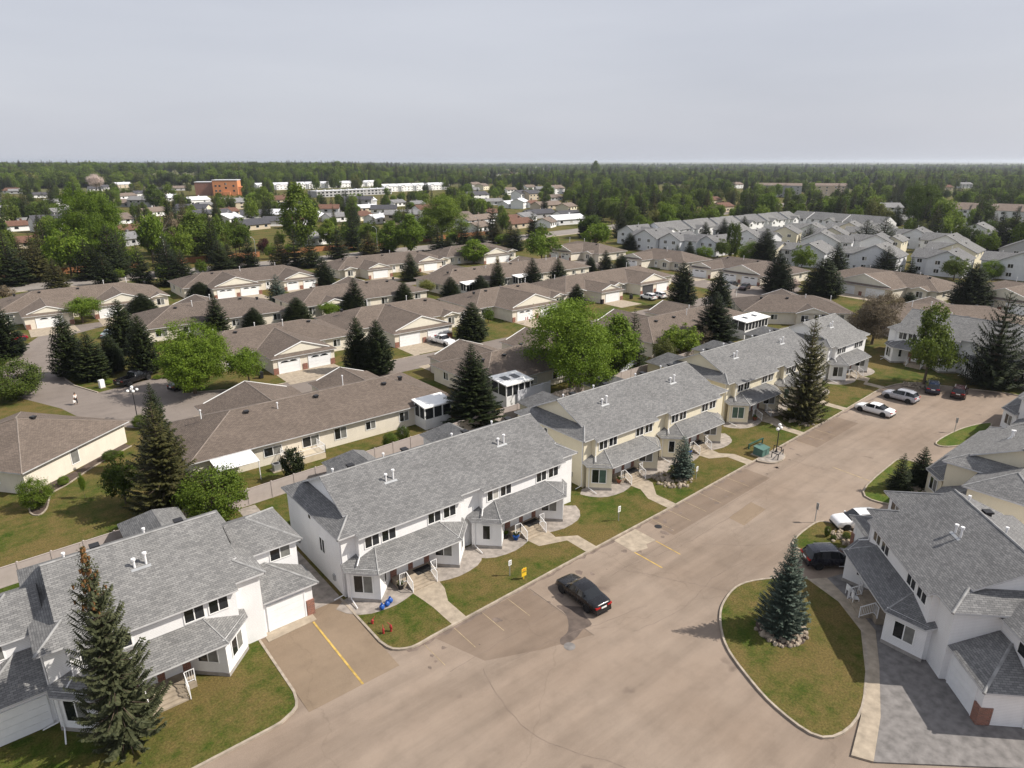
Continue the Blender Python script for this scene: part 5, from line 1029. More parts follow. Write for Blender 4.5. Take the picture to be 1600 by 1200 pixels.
# pots and bins by the entrances
for k, (x, y, m_, z) in enumerate([(34.2, 41.2, 'blue_bag', .009), (22.2, 41.4, 'plastic_black', .009), (33.6, 42.0, 'plastic_black', .009), (50.1, 42.9, 'clay', .009), (62.2, 42.7, 'blue_bag', .009), (78.0, 43.8, 'clay', .009)]):
    T = thing('flower_pot', f"{ {'blue_bag': 'blue', 'plastic_black': 'black', 'clay': 'clay'}[m_] } pot with a small plant beside an entrance stoop", 'pot', (x, y, z), 0, 'pots by the stoops'); b = MB(); b.lathe([(.001, 0), (.2, 0), (.3, .38), (.33, .4), (.27, .38), (.001, .36)], n=12); b.build('pot', m_, T, uv=False, smooth=True)
    b = MB(); rr = random.Random(k)
    for _ in range(26): a = rr.uniform(0, 6.28); q = Vector((math.cos(a) * rr.uniform(.05, .3), math.sin(a) * rr.uniform(.05, .3), rr.uniform(.45, .75))); b.poly([(q.x * .3, q.y * .3, .38), (q.x + .04, q.y - .03, q.z), (q.x * 1.2, q.y * 1.2, q.z + .06), (q.x - .04, q.y + .03, q.z)])
    b.build('leaves', 'leaf_dark', T, uv=False)
for k, (x, y, m_) in enumerate([(101.2, 108.4, 'clay'), (128.6, 109.6, 'plastic_black'), (70.9, 106.0, 'clay'), (33.2, 104.0, 'plastic_black'), (118.4, 110.0, 'plastic_black')]):
    T = thing('garbage_bin', f"{'rust-red' if m_ == 'clay' else 'black'} wheeled bin standing by a bungalow garage", 'bin', (x, y, .03), 0, 'bins by the garages'); MB().prism([(-.28, -.3), (.28, -.3), (.32, .32), (-.32, .32)], .05, 1.0).build('body', m_, T); MB().box(-.34, .34, -.34, .36, 1.0, 1.07).build('lid', 'plastic_black', T)
# ------------------------------------------------------------------ trees
def np_mesh(name, v, f, mats, mi=None):
    me = bpy.data.meshes.new(name); v = np.asarray(v, np.float32); f = np.asarray(f, np.int32); n, k = f.shape
    me.vertices.add(len(v)); me.vertices.foreach_set('co', v.ravel()); me.loops.add(n * k); me.loops.foreach_set('vertex_index', f.ravel())
    me.polygons.add(n); me.polygons.foreach_set('loop_start', np.arange(0, n * k, k, dtype=np.int32)); me.polygons.foreach_set('loop_total', np.full(n, k, np.int32))
    for m_ in mats: me.materials.append(M[m_])
    if mi is not None: me.polygons.foreach_set('material_index', np.asarray(mi, np.int32))
    me.update(calc_edges=True); return me
def tubes(segs, n=5):                          # list of (p0,p1,r0,r1) -> verts, quads
    v = []; f = []
    for p0, p1, r0, r1 in segs:
        p0 = Vector(p0); p1 = Vector(p1); d = (p1 - p0).normalized(); a = d.orthogonal().normalized(); c = d.cross(a); b = len(v)
        for p, r in ((p0, r0), (p1, r1)):
            for i in range(n): t = 2 * math.pi * i / n; v.append(tuple(p + a * (r * math.cos(t)) + c * (r * math.sin(t))))
        for i in range(n): j = (i + 1) % n; f.append((b + i, b + j, b + n + j, b + n + i))
    return v, f
def spruce(seed, levels=24, nb=11, tw=6, rad=.2, droop=.35, power=.85, base=.05, ragged=.3, tipup=.25, wid=1.0, cones=False, tl=.40, cap=9.0, ds=0.0):
    rg = np.random.default_rng(seed); V = []; segs = [((0, 0, 0), (0, 0, .6), .017, .009), ((0, 0, .6), (0, 0, .985), .009, .002)]; cn = []
    for i in range(levels):
        f = (i + rg.uniform(-.3, .3)) / (levels - 1); f = min(max(f, 0), 1); h = base + (.985 - base) * f
        env = rad * ((1 - f) ** power) * (.55 + .45 * min(1, f * 6 + .35)) + .012
        n = max(4, int(nb * (1 - .55 * f))); a0 = rg.uniform(0, 6.28)
        for k in range(n):
            az = a0 + 6.283 * (k + rg.uniform(-.35, .35)) / n; L = env * rg.uniform(1 - ragged, 1 + ragged * .45)
            d = np.array([math.cos(az), math.sin(az), 0.]); s = np.array([-d[1], d[0], 0.]); sl = (.55 * f + .05 - droop * (1 - f)) + rg.uniform(-.1, .1)
            def pt(t): return d * (L * t) + np.array([0, 0, h + L * (sl * t - droop * .5 * t * (1 - t) + tipup * t ** 3)])
            if i % 2 == 0 and f < .9: segs.append((tuple(pt(0)), tuple(pt(.75)), .0035 * (1 - f) + .0008, .0008))
            m = max(3, int(L / ds)) if ds else max(3, int(tw * (.45 + .55 * (1 - f))))
            for j in range(m):
                t = (j + .75) / m; c = pt(t); wl_ = (min(L * tl, cap) * (1 - .45 * t) + .006) * rg.uniform(.75, 1.25)
                for sg in (-1, 1):
                    dr = d * .75 + s * sg * .8 + np.array([0, 0, -.15 - .25 * rg.random()]); dr /= np.linalg.norm(dr); tip = c + dr * wl_
                    pw = np.cross(dr, [0, 0, 1]); pw /= np.linalg.norm(pw) + 1e-9; wd = (wl_ * .21 + .0018) * wid; mid = c + dr * wl_ * .5
                    V += [c, mid + pw * wd - [0, 0, wd * .3], tip, mid - pw * wd + [0, 0, wd * .1]]
                # hanging needles under the limb
                hg = (min(L * tl, cap) * .5 + .004) * rg.uniform(.6, 1.2); p2 = pt(min(1, t + .6 / m))
                V += [c, (c + p2) / 2 + [0, 0, hg * .25], p2, (c + p2) / 2 - [0, 0, hg]]
            tp = pt(1.0); e = d * L * .16; w_ = s * L * .07 * wid; V += [pt(.82) + w_, tp + e * .3, pt(.82) - w_, pt(.7) - [0, 0, L * .06]]
            if cones and f > .68 and rg.random() < .26:
                for _ in range(3 if f < .85 else 5):
                    q = pt(rg.uniform(.35, .95)); cn.append(q + [rg.uniform(-.008, .008), rg.uniform(-.008, .008), -.006])
    v = np.array(V); fa = np.arange(len(V)).reshape(-1, 4); tv, tf = tubes(segs, 5); cm = None
    if cn:
        cv, cf = tubes([(tuple(q), tuple(q - np.array([0, 0, .017])), .0065, .004) for q in cn], 5); cm = (cv, cf)
    return (v, fa), (tv, tf), cm
def leafy(seed, nclus=120, nleaf=34, leaf=.03, clr=.085, shape='round', base=.22, lobes=None, gap=.12):
    rg = np.random.default_rng(seed); C = []; up = 1 - base
    lob = lobes or [(0, 0, base + up * .5, .36, up * .5)] + [(.2 * math.cos(a), .2 * math.sin(a), base + up * rg.uniform(.35, .7), .24, up * .3) for a in rg.uniform(0, 6.28, 4)]
    while len(C) < nclus:
        l = lob[rg.integers(len(lob))]; d = rg.normal(size=3); d /= np.linalg.norm(d); r = rg.uniform(.45, 1) ** .5
        if shape == 'flame': d[2] = d[2]
        p = np.array([l[0] + d[0] * l[3] * r, l[1] + d[1] * l[3] * r, l[2] + d[2] * l[4] * r])
        if shape == 'flame':
            t = (p[2] - base) / up; k = max(.1, min(1, 2.2 * t + .25) * min(1, 2.1 * (1 - t) + .1)); p[:2] *= k
        if rg.random() > gap or r < .8: C.append(p)
    C = np.array(C); n = nclus * nleaf; sz = np.repeat(rg.uniform(.6, 1.3, nclus) * clr, nleaf)[:, None]
    cen = np.repeat(C, nleaf, 0) + np.clip(rg.normal(size=(n, 3)), -1.9, 1.9) * sz * [.6, .6, .48]
    a = rg.normal(size=(n, 3)); a /= np.linalg.norm(a, axis=1)[:, None]; out = cen - [0, 0, base + up * .45]; out /= np.linalg.norm(out, axis=1)[:, None] + 1e-9
    nn = a * .75 + out * .55 + [0, 0, .35]; nn /= np.linalg.norm(nn, axis=1)[:, None]; b = rg.normal(size=(n, 3)); u = np.cross(nn, b); u /= np.linalg.norm(u, axis=1)[:, None]; w_ = np.cross(nn, u)
    s = leaf * rg.uniform(.6, 1.35, (n, 1)); u *= s; w_ *= s * .62
    v = np.stack([cen - u, cen - w_ + u * .1, cen + u, cen + w_ + u * .1], 1).reshape(-1, 3); v[:, 2] = np.maximum(v[:, 2], .02)
    segs = [((0, 0, 0), (.01, 0, base * .75), .026, .02), ((.01, 0, base * .75), (0, .01, base + up * .3), .02, .012), ((0, .01, base + up * .3), (0, 0, base + up * .7), .012, .004)]
    for p in C[rg.permutation(nclus)[:26]]:
        z0 = rg.uniform(base * .8, base + up * .35); m = p * [.5, .5, 0] + [0, 0, (z0 + p[2]) / 2 + .02]; segs += [((0, 0, z0), tuple(m), .009, .006), (tuple(m), tuple(p), .006, .0015)]
    return (v, np.arange(len(v)).reshape(-1, 4)), tubes(segs, 5), None
PT = {}
def proto(key, gen, mat, bark='bark', **kw):
    (v, f), (tv, tf), cm = gen(**kw); d = dict(crown=np_mesh('crown', v, f, [mat]), trunk=np_mesh('trunk', tv, tf, [bark]), R=float(np.percentile(np.hypot(v[:, 0], v[:, 1]), 99)), raw=(v, f, tv, tf))
    if cm: d['cones'] = np_mesh('cones', cm[0], cm[1], ['cone'])
    PT[key] = d
def alt(key, src, mat, bark=None):             # same shape, other foliage
    s = PT[src]; c = s['crown'].copy(); c.materials.clear(); c.materials.append(M[mat]); t = s['trunk']
    if bark: t = t.copy(); t.materials.clear(); t.materials.append(M[bark])
    PT[key] = dict(s, crown=c, trunk=t)
proto('s_hero', spruce, 'leaf_spruce', seed=1, levels=42, nb=15, tw=11, rad=.2, droop=.42, ragged=.32, tl=.33, cap=.032, ds=.0115, power=.92)
proto('s_hero2', spruce, 'leaf_spruce_olive', seed=2, levels=34, nb=14, tw=13, rad=.23, droop=.5, ragged=.42, tipup=.35, tl=.3, cap=.034, ds=.012, power=.9)
proto('s_cone', spruce, 'leaf_spruce_grey', seed=3, levels=44, nb=13, tw=20, rad=.21, droop=.5, ragged=.6, tipup=.35, power=.95, cones=True, tl=.3, cap=.026, ds=.0075, wid=.8)
proto('s_open', spruce, 'leaf_spruce', seed=4, levels=20, nb=13, tw=14, tl=.28, rad=.25, droop=.5, ragged=.3, tipup=.55, wid=.8, power=.75)
proto('s_blue', spruce, 'leaf_spruce_blue', seed=5, levels=38, nb=15, tw=15, rad=.25, droop=.2, ragged=.34, power=1.0, base=.02, tl=.3, cap=.036, ds=.0125)
proto('s_a', spruce, 'leaf_spruce', seed=6, levels=26, nb=12, tw=6, rad=.2, droop=.3, ragged=.2, wid=1.25)
proto('s_b', spruce, 'leaf_spruce', seed=7, levels=24, nb=11, tw=6, rad=.23, droop=.25, ragged=.25, power=.7, wid=1.25)
proto('s_c', spruce, 'leaf_spruce', seed=8, levels=22, nb=11, tw=6, rad=.17, droop=.35, ragged=.3, wid=1.25)
proto('s_full', spruce, 'leaf_spruce', seed=9, levels=36, nb=16, tw=9, rad=.22, droop=.18, ragged=.17, power=.72, wid=1.3, tl=.34, cap=.045)
proto('s_full2', spruce, 'leaf_spruce', seed=10, levels=30, nb=14, tw=8, rad=.2, droop=.3, ragged=.24, power=.8, wid=1.3, tl=.36, cap=.05)
alt('s_ao', 's_a', 'leaf_spruce_olive'); alt('s_ab', 's_b', 'leaf_spruce_blue')
LB = [(0, 0, .62, .42, .36), (.22, .05, .5, .26, .26), (-.2, .12, .48, .27, .26), (.02, -.24, .5, .26, .27), (-.05, .22, .55, .25, .25)]
proto('d_hero', leafy, 'leaf_bright', seed=11, nclus=440, nleaf=140, leaf=.0098, clr=.062, base=.12, lobes=[(0, 0, .56, .46, .42), (.2, .1, .45, .3, .3), (-.2, -.1, .45, .3, .3), (.1, -.22, .5, .28, .3)], gap=.05)
proto('d_big', leafy, 'leaf_mid', seed=12, nclus=400, nleaf=125, leaf=.0088, clr=.06, base=.15, lobes=[(0, 0, .62, .32, .36), (.25, .05, .45, .26, .28), (-.27, .05, .42, .26, .26), (.05, -.27, .42, .25, .25), (-.1, .2, .7, .25, .28), (.2, -.12, .66, .2, .24)], gap=.2)
proto('d_a', leafy, 'leaf_mid', seed=13, nclus=130, nleaf=44, leaf=.024, clr=.085)
proto('d_b', leafy, 'leaf_mid', seed=14, nclus=130, nleaf=44, leaf=.024, clr=.085, lobes=LB)
proto('d_f', leafy, 'leaf_mid', seed=15, nclus=150, nleaf=70, leaf=.018, clr=.075, shape='flame', base=.08, lobes=[(0, 0, .54, .3, .46)])
proto('d_s', leafy, 'leaf_bright', seed=16, nclus=110, nleaf=110, leaf=.017, clr=.11, base=.3)
proto('bush', leafy, 'leaf_mid', seed=17, nclus=140, nleaf=110, leaf=.016, clr=.1, base=.02, lobes=[(0, 0, .5, .46, .46)], gap=.02)
proto('pine', leafy, 'leaf_dark', seed=18, nclus=150, nleaf=60, leaf=.018, clr=.065, base=.22, lobes=[(0, 0, .8, .2, .2), (.1, .05, .62, .28, .15), (-.1, -.1, .5, .36, .14), (.08, -.1, .38, .38, .12)], gap=.2)
proto('column', leafy, 'leaf_dark', seed=19, nclus=110, nleaf=44, leaf=.03, clr=.09, base=.02, lobes=[(0, 0, .5, .4, .48)], gap=.0)
proto('bare', leafy, 'leaf_olive', 'bark_pale', seed=20, nclus=60, nleaf=8, leaf=.012, clr=.06, base=.15, lobes=[(0, 0, .6, .4, .4)])
for k, m_ in (('bright', 'leaf_bright'), ('dark', 'leaf_dark'), ('olive', 'leaf_olive'), ('brown', 'leaf_brown'), ('purple', 'leaf_purple'), ('pink', 'leaf_pink')):
    for s in ('a', 'b', 'f', 's'): alt(f'd_{s}_{k}', f'd_{s}', m_)
alt('bush_bright', 'bush', 'leaf_bright'); alt('bush_dark', 'bush', 'leaf_dark'); alt('column_dark', 'column', 'leaf_spruce')
alt('d_big_brown', 'd_big', 'leaf_brown'); alt('d_big_bright', 'd_big', 'leaf_bright')
TREES = []
def tree(key, X, Y, h, wd, label, name, cat='tree', group=None, rz=None, z=0.0):
    p = PT[key]; s = wd / 2 / p['R']; T = thing(name, label, cat, (X, Y, z), random.uniform(0, 6.28) if rz is None else rz, group, (s, s, h)); put('trunk', p['trunk'], T); put('crown', p['crown'], T)
    if 'cones' in p: put('cones', p['cones'], T)['kind'] = 'stuff'
    TREES.append((X, Y, wd / 2)); return T
random.seed(4)
def tpx(key, x, yb, yt, wpx, label, name, cat='tree', group=None, z=0.0, Yw=None):
    if Yw:                                      # a base hidden by a roof: known depth of the yard instead
        while P(x, yb)[1] > Yw: yb += .5
        while P(x, yb)[1] < Yw: yb -= .5
    X, Y = P(x, yb); k = 0; y0 = yb
    while built_on(X, Y, .9 if wpx > 20 else .3) and k < 40: yb += .7; k += 1; X, Y = P(x, yb)
    if k == 40: yb = y0; X, Y = P(x, yb)
    f = X * HX + Y * HY; h = max(.5, hgt(X, Y, yt)); m = math.sqrt(f * f + CAMH ** 2) / FPX
    return tree(key, X, Y, h, wpx * m * (1.1 if name == 'spruce_tree' else 1.0), label, name, cat, group, z=z)
# hero spruces
tpx('s_cone', 198, 1138, 851, 102, 'big spruce with brown cones at its top before the garage-end white townhouse', 'spruce_tree', z=-.01)
tpx('s_hero2', 265, 800, 628, 102, 'tall ragged olive spruce beside the white patio canopy', 'spruce_tree'); tpx('s_hero', 256, 735, 597, 58, 'dark spruce standing right behind the olive spruce by the five-globe lamp', 'spruce_tree')
tpx('s_hero', 738, 662, 537, 84, 'broad dark spruce beside the white skylit sunroom', 'spruce_tree')
tpx('s_hero2', 1252, 655, 493, 68, 'tall olive-dark spruce with stones at its foot on the cream block lawn', 'spruce_tree')
tpx('s_open', 1545, 602, 455, 86, 'large spruce with open upswept limbs before the row-end townhouse', 'spruce_tree')
tpx('s_blue', 1220, 985, 836, 64, 'blue spruce in a stone ring on the round lawn island', 'spruce_tree')
tpx('s_ab', 1064, 747, 680, 36, 'small bluish spruce in the stone bed of the cream block lawn', 'spruce_tree')
tpx('s_c', 1403, 766, 708, 34, 'slimmer of two little spruces on the lawn wedge across the lot', 'spruce_tree'); tpx('s_a', 1435, 757, 698, 40, 'fuller of two little spruces on the lawn wedge across the lot', 'spruce_tree')
tpx('s_hero', 1112, 562, 455, 74, 'big dark spruce beside the five-pane sunroom', 'spruce_tree', Yw=69); tpx('s_c', 987, 572, 482, 40, 'slim dark spruce hugging the big leafy tree', 'spruce_tree', Yw=69.6)
SG = 'spruces among the bungalows'
for k, x, yb, yt, w_, lb in [('s_hero', 112, 588, 490, 46, 'tallest of the clustered spruces on the island by the west road'), ('s_a', 146, 592, 518, 50, 'middle one of the clustered spruces on the island by the west road'), ('s_b', 176, 580, 522, 38, 'shortest of the clustered spruces on the island by the west road'),
    ('s_hero', 196, 552, 467, 46, 'spruce on the island between the pale teal car and the pickup'), ('s_hero', 228, 584, 491, 44, 'spruce right behind the black pickup'), ('s_hero', 560, 580, 494, 40, 'left one of the twin spruces before the pickup garage'), ('s_hero', 591, 584, 499, 44, 'right one of the twin spruces before the pickup garage'),
    ('s_a', 340, 520, 458, 36, 'spruce rising behind the round bright green tree'), ('s_b', 398, 512, 480, 30, 'short spruce by the back wall of a bungalow'), ('s_b', 465, 505, 464, 38, 'broad spruce by the corner porch of a bungalow'), ('s_ab', 434, 476, 428, 30, 'bluish spruce before a double garage'), ('s_a', 506, 446, 400, 34, 'full spruce at the end of the double-garage bungalow'),
    ('s_a', 555, 478, 433, 32, 'spruce standing over a rounder one by a white awning'), ('s_b', 545, 486, 457, 34, 'round low spruce beneath a taller one by a white awning'), ('s_b', 631, 472, 440, 28, 'short spruce at the end of the awning bungalow'), ('s_a', 641, 438, 394, 30, 'spruce before the glazed-bay bungalow garage'), ('s_b', 704, 470, 432, 30, 'spruce left of the flat white porch roof'), ('s_b', 750, 460, 430, 30, 'low spruce right of the flat white porch roof'), ('s_a', 777, 450, 400, 24, 'slim spruce against the longest bungalow roof'),
    ('s_hero', 737, 532, 472, 44, 'full spruce beside the red-flag bungalow lawn'), ('s_a', 831, 452, 402, 32, 'spruce by the white porch of the longest bungalow'), ('s_a', 871, 446, 402, 30, 'spruce before the right end of the longest bungalow'), ('s_b', 900, 480, 443, 26, 'small spruce poking above the big leafy tree'), ('s_a', 945, 428, 390, 26, 'left spruce of three behind the open-garage bungalow'), ('s_b', 970, 424, 396, 24, 'right spruce of three behind the open-garage bungalow'), ('s_b', 922, 424, 400, 18, 'smallest spruce of three behind the open-garage bungalow'),
    ('s_hero', 1063, 480, 408, 40, 'tall spruce beside the two white crossovers'), ('s_hero', 1118, 500, 422, 44, 'tall spruce beside the gazebo'), ('s_hero', 1212, 457, 394, 44, 'broad dark spruce right of the three-door garages'), ('s_hero', 1192, 412, 356, 36, 'spruce before the sunlit cream house end'), ('s_b', 1282, 462, 402, 54, 'very broad dark spruce before the globe lamp of the court'), ('s_a', 1303, 428, 378, 34, 'spruce against the pale leafy tree house'), ('s_open', 1262, 388, 350, 28, 'open-limbed spruce in the grey-roofed estate'), ('s_open', 1349, 390, 342, 38, 'left spruce of the open pair in the estate'), ('s_open', 1377, 392, 338, 40, 'right spruce of the open pair in the estate'), ('s_open', 1382, 422, 384, 40, 'low spreading spruce against a blue-white gable'), ('s_b', 1416, 492, 456, 34, 'spruce beside the brown blossom tree'), ('s_b', 1512, 478, 410, 54, 'broad rounded dark spruce behind the row-end townhouse'), ('s_c', 1422, 428, 400, 16, 'narrow cedar between two blue-white houses'), ('s_a', 1525, 388, 360, 32, 'spruce beside the double-gabled house'),
    ('s_hero', 4, 560, 470, 60, 'spruce behind the clipped hedge at the west road'), ('s_b', 224, 484, 458, 40, 'low bushy spruce before a corner bay window'), ('s_b', 314, 462, 440, 32, 'low round spruce before the double garage end'), ('s_a', 1100, 378, 346, 22, 'spruce before the long stepped terrace'), ('s_a', 1128, 374, 340, 24, 'second spruce before the long stepped terrace'), ('s_a', 1160, 366, 337, 22, 'third spruce before the long stepped terrace'), ('s_a', 983, 388, 363, 24, 'scraggy spruce before the blank gable'), ('s_a', 1076, 405, 376, 20, 'spruce beside the rounded lime shrub'), ('s_c', 1057, 402, 381, 14, 'narrow conical cedar by a blue-white house')]:
    k = {'s_hero': 's_full', 's_b': 's_full', 's_a': 's_full2'}.get(k, k); tpx(k, x, yb, yt, w_ * 1.1, lb, 'spruce_tree', group=SG)
for x, yt, w_ in ((1226, 319, 14), (1240, 320, 14), (1255, 324, 18), (1272, 318, 18)): tpx('s_a', x, 352, yt, w_, 'small spruce in the short row beside the second terrace', 'spruce_tree', group='row of small spruces by the second terrace')
# leafy trees near and mid
tpx('d_hero', 305, 615, 497, 114, 'round bright green tree at the lane bend', 'leafy_tree'); tpx('d_s', 390, 605, 546, 64, 'smaller round tree beside brick-footed garages', 'leafy_tree')
tpx('d_big_bright', 893, 664, 464, 176, 'big spreading green tree behind the cream block roof', 'leafy_tree', Yw=68.2); tpx('d_f_bright', 962, 640, 491, 74, 'upright green tree joined to the big spreading one', 'leafy_tree', Yw=68.6)
tpx('d_s_bright', 130, 505, 466, 58, 'little round maple on the grass by a garage drive', 'leafy_tree'); tpx('d_b_dark', 197, 787, 712, 58, 'small crooked fruit tree on the lawn', 'leafy_tree')
tpx('bush', 340, 812, 728, 102, 'loose blossoming shrub over the taupe fence', 'shrub', 'shrub'); tpx('bush', 60, 793, 745, 50, 'round green bush at the porch corner', 'shrub', 'shrub'); tpx('column_dark', 461, 750, 698, 36, 'clipped dark cedar by the wooden deck', 'shrub', 'shrub')
tpx('bush', 611, 702, 675, 28, 'small green shrub on the back lawn of the canopy bungalow', 'shrub', 'shrub'); tpx('bush_dark', 630, 688, 665, 22, 'dark low shrub beside red planters', 'shrub', 'shrub')
tpx('bush_dark', 22, 625, 560, 90, 'big clipped evergreen hedge mound at the west road', 'hedge', 'hedge'); tpx('bush_dark', 173, 718, 704, 26, 'low dark shrub along the cream side wall', 'shrub', 'shrub'); tpx('bush_bright', 188, 712, 704, 12, 'yellow-green shrub at the end of the cream side wall', 'shrub', 'shrub'); tpx('bush', 100, 758, 744, 18, 'small shrub in the mulched bed', 'shrub', 'shrub')
tpx('bush_dark', 222, 668, 648, 30, 'dark shrub at the foot of the five-globe lamp', 'shrub', 'shrub'); tpx('d_s', 133, 778, 740, 10, 'thin young sapling on the lawn', 'leafy_tree')
tpx('d_b', 1062, 588, 506, 70, 'dense green tree behind the cream row', 'leafy_tree', Yw=69); tpx('d_b_brown', 1092, 575, 505, 46, 'reddish-brown tree beside the dense green one', 'leafy_tree', Yw=69.4); tpx('d_b_olive', 1035, 592, 528, 40, 'smaller olive tree left of the dense green one', 'leafy_tree', Yw=68.6)
tpx('pine', 1443, 600, 476, 84, 'loose dark pine with a red trunk by the silver crossover', 'pine_tree'); tpx('d_big_brown', 1362, 538, 456, 92, 'spreading brown blossom tree above the grey fence', 'leafy_tree')
tpx('d_b', 763, 505, 480, 22, 'young tree before the red-flag bungalow bay', 'leafy_tree'); tpx('d_s_bright', 515, 498, 473, 34, 'little bright tree beside a porch gable', 'leafy_tree'); tpx('d_s_olive', 668, 462, 438, 30, 'loose olive shrub tree by a bungalow end', 'leafy_tree')
tpx('d_f_bright', 741, 412, 374, 48, 'bright upright tree beside the half-hidden bungalow', 'leafy_tree'); tpx('d_b_bright', 846, 408, 358, 58, 'broad bright tree at the bend of the main road', 'leafy_tree'); tpx('d_f_bright', 612, 396, 345, 44, 'tall bright poplar on the verge', 'leafy_tree'); tpx('d_f_bright', 642, 396, 334, 46, 'tallest bright poplar on the verge', 'leafy_tree')
tpx('d_f', 472, 392, 286, 62, 'tall dark-green poplar beyond the main road', 'leafy_tree'); tpx('d_big_bright', 152, 418, 293, 104, 'largest spreading tree beyond the main road', 'leafy_tree'); tpx('d_b_bright', 112, 432, 352, 66, 'green tree in front of the largest spreading one', 'leafy_tree'); tpx('bare', 252, 402, 318, 64, 'pale-stemmed tree nearly bare of leaves', 'leafy_tree'); tpx('d_big', 690, 378, 302, 92, 'wide green tree beyond the verge', 'leafy_tree')
tpx('d_b', 1252, 425, 382, 40, 'pale leafy tree before the estate house', 'leafy_tree'); tpx('bush_bright', 1173, 408, 376, 44, 'rounded lime-green willow beside the columnar poplars', 'leafy_tree'); tpx('bush_bright', 1100, 405, 384, 28, 'rounded lime shrub by the estate', 'shrub', 'shrub'); tpx('column', 1140, 402, 345, 16, 'slim columnar poplar in the estate', 'leafy_tree'); tpx('column', 1149, 402, 347, 12, 'slimmer columnar poplar in the estate', 'leafy_tree'); tpx('d_b_dark', 1128, 404, 372, 28, 'dark leafy tree left of the columnar poplars', 'leafy_tree'); tpx('bush_bright', 1230, 378, 362, 28, 'lime shrub amid the packed estate houses', 'shrub', 'shrub')
tpx('d_big', 1436, 362, 284, 66, 'great green tree rising over the estate edge', 'leafy_tree'); tpx('d_s_olive', 1381, 352, 326, 26, 'pale flowering round tree by the open lot', 'leafy_tree'); tpx('bush_bright', 1546, 432, 406, 34, 'bright lime tree behind the arch-roofed house', 'leafy_tree'); tpx('d_b_dark', 1490, 438, 400, 46, 'dark leafy tree before the first-floor-window house', 'leafy_tree'); tpx('d_s_pink', 1240, 455, 436, 22, 'pink flowering shrub by the court spruce', 'shrub', 'shrub'); tpx('bush_bright', 1567, 312, 294, 38, 'low bright round tree over the brown apartment block', 'leafy_tree')
tpx('d_s_pink', 152, 300, 273, 26, 'whitish blossoming tree far beyond the road', 'leafy_tree'); tpx('d_s_pink', 357, 325, 308, 26, 'second whitish blossoming tree below the orange building', 'leafy_tree'); tpx('d_a_purple', 412, 398, 372, 18, 'purple-leaved tree by the road fence', 'leafy_tree'); tpx('d_b_brown', 6, 470, 445, 36, 'brownish shrub by the main road', 'shrub', 'shrub')
for x, y in ((246, 592), (262, 590), (170, 600)): tpx('bush_bright', x, y, y - 6, 14, 'low yellow-green flower mound on the island lawn', 'flower_mound', 'flowers', 'flower mounds on the island')
for x, yb, yt, w_ in ((1292, 838, 822, 10), (1302, 843, 836, 10), (1322, 842, 832, 14)): tpx('column' if yb - yt > 10 and w_ < 12 else 'bush_dark', x, yb, yt, w_, 'dark shrub in the stone bed by the crossovers', 'shrub', 'shrub', 'shrubs in the stone bed')
# spruces and young trees along the main road
RG = 'spruces lining the main road'; RD = 'young green trees on the road verge'
for x, yb, yt, w_ in [(20, 446, 362, 56), (60, 440, 362, 40), (90, 454, 402, 36), (40, 432, 372, 44), (140, 436, 372, 46), (166, 446, 394, 40), (178, 434, 350, 44), (192, 428, 356, 36), (222, 446, 380, 36), (268, 446, 372, 44), (288, 444, 388, 38), (262, 430, 365, 40), (345, 424, 374, 40), (358, 420, 380, 34), (390, 418, 368, 30), (437, 416, 366, 32), (462, 416, 356, 34), (486, 418, 364, 32), (528, 404, 352, 34), (577, 398, 360, 32), (605, 394, 352, 30), (684, 392, 350, 30), (722, 386, 346, 32), (700, 392, 370, 28), (746, 378, 348, 30), (770, 372, 318, 26), (775, 380, 345, 30), (797, 390, 345, 30), (806, 392, 350, 28), (832, 370, 330, 22), (911, 372, 336, 18), (975, 372, 340, 22), (942, 374, 350, 20)]:
    k = random.choice(('s_a', 's_b', 's_c', 's_ao', 's_a')); q = ('tall ' if yb - yt > 62 else 'short ' if yb - yt < 44 else 'mid-height ') + {'s_a': 'conical dark spruce', 's_b': 'broad dark spruce', 's_c': 'slim dark spruce', 's_ao': 'olive spruce'}[k]
    tpx(k, x, yb, yt, w_, q + ' in the belt along the main road', 'spruce_tree', group=q + 's lining the main road')
for x, yb, yt, w_ in [(188, 438, 418, 18), (255, 442, 412, 20), (316, 430, 404, 22), (372, 418, 396, 22), (705, 384, 362, 24), (785, 384, 365, 26), (672, 378, 356, 26), (588, 388, 362, 26), (640, 370, 350, 20), (425, 405, 380, 22), (455, 398, 380, 22), (545, 388, 345, 40), (515, 384, 342, 34), (570, 380, 350, 30), (340, 402, 332, 50), (375, 398, 338, 46), (320, 396, 334, 40), (400, 330, 300, 40), (930, 390, 348, 44), (918, 372, 335, 40), (1000, 372, 336, 30)]:
    k = random.choice(('d_a', 'd_b', 'd_f', 'd_a_bright', 'd_b')); q = ('tall ' if yb - yt > 45 else 'young ' if yb - yt < 24 else 'mid-height ') + {'d_a': 'round green tree', 'd_b': 'spreading green tree', 'd_f': 'flame-shaped green tree', 'd_a_bright': 'round lime-green tree'}[k]
    tpx(k, x, yb, yt, w_, q + ' on the verge of the main road', 'leafy_tree', group=q + 's on the road verge')
for x, yb, yt, w_, lb in ((1556, 396, 330, 30, 'tall dark spruce at the estate edge before the brown apartment block'), (1575, 394, 322, 30, 'tallest dark spruce at the estate edge before the brown apartment block'), (1594, 398, 338, 34, 'broad dark spruce at the estate edge before the brown apartment block'), (1398, 352, 320, 24, 'dark spruce before the great green tree'), (1350, 330, 300, 24, 'dark spruce by the open lot beyond the second terrace')): tpx('s_full2', x, yb, yt, w_, lb, 'spruce_tree')
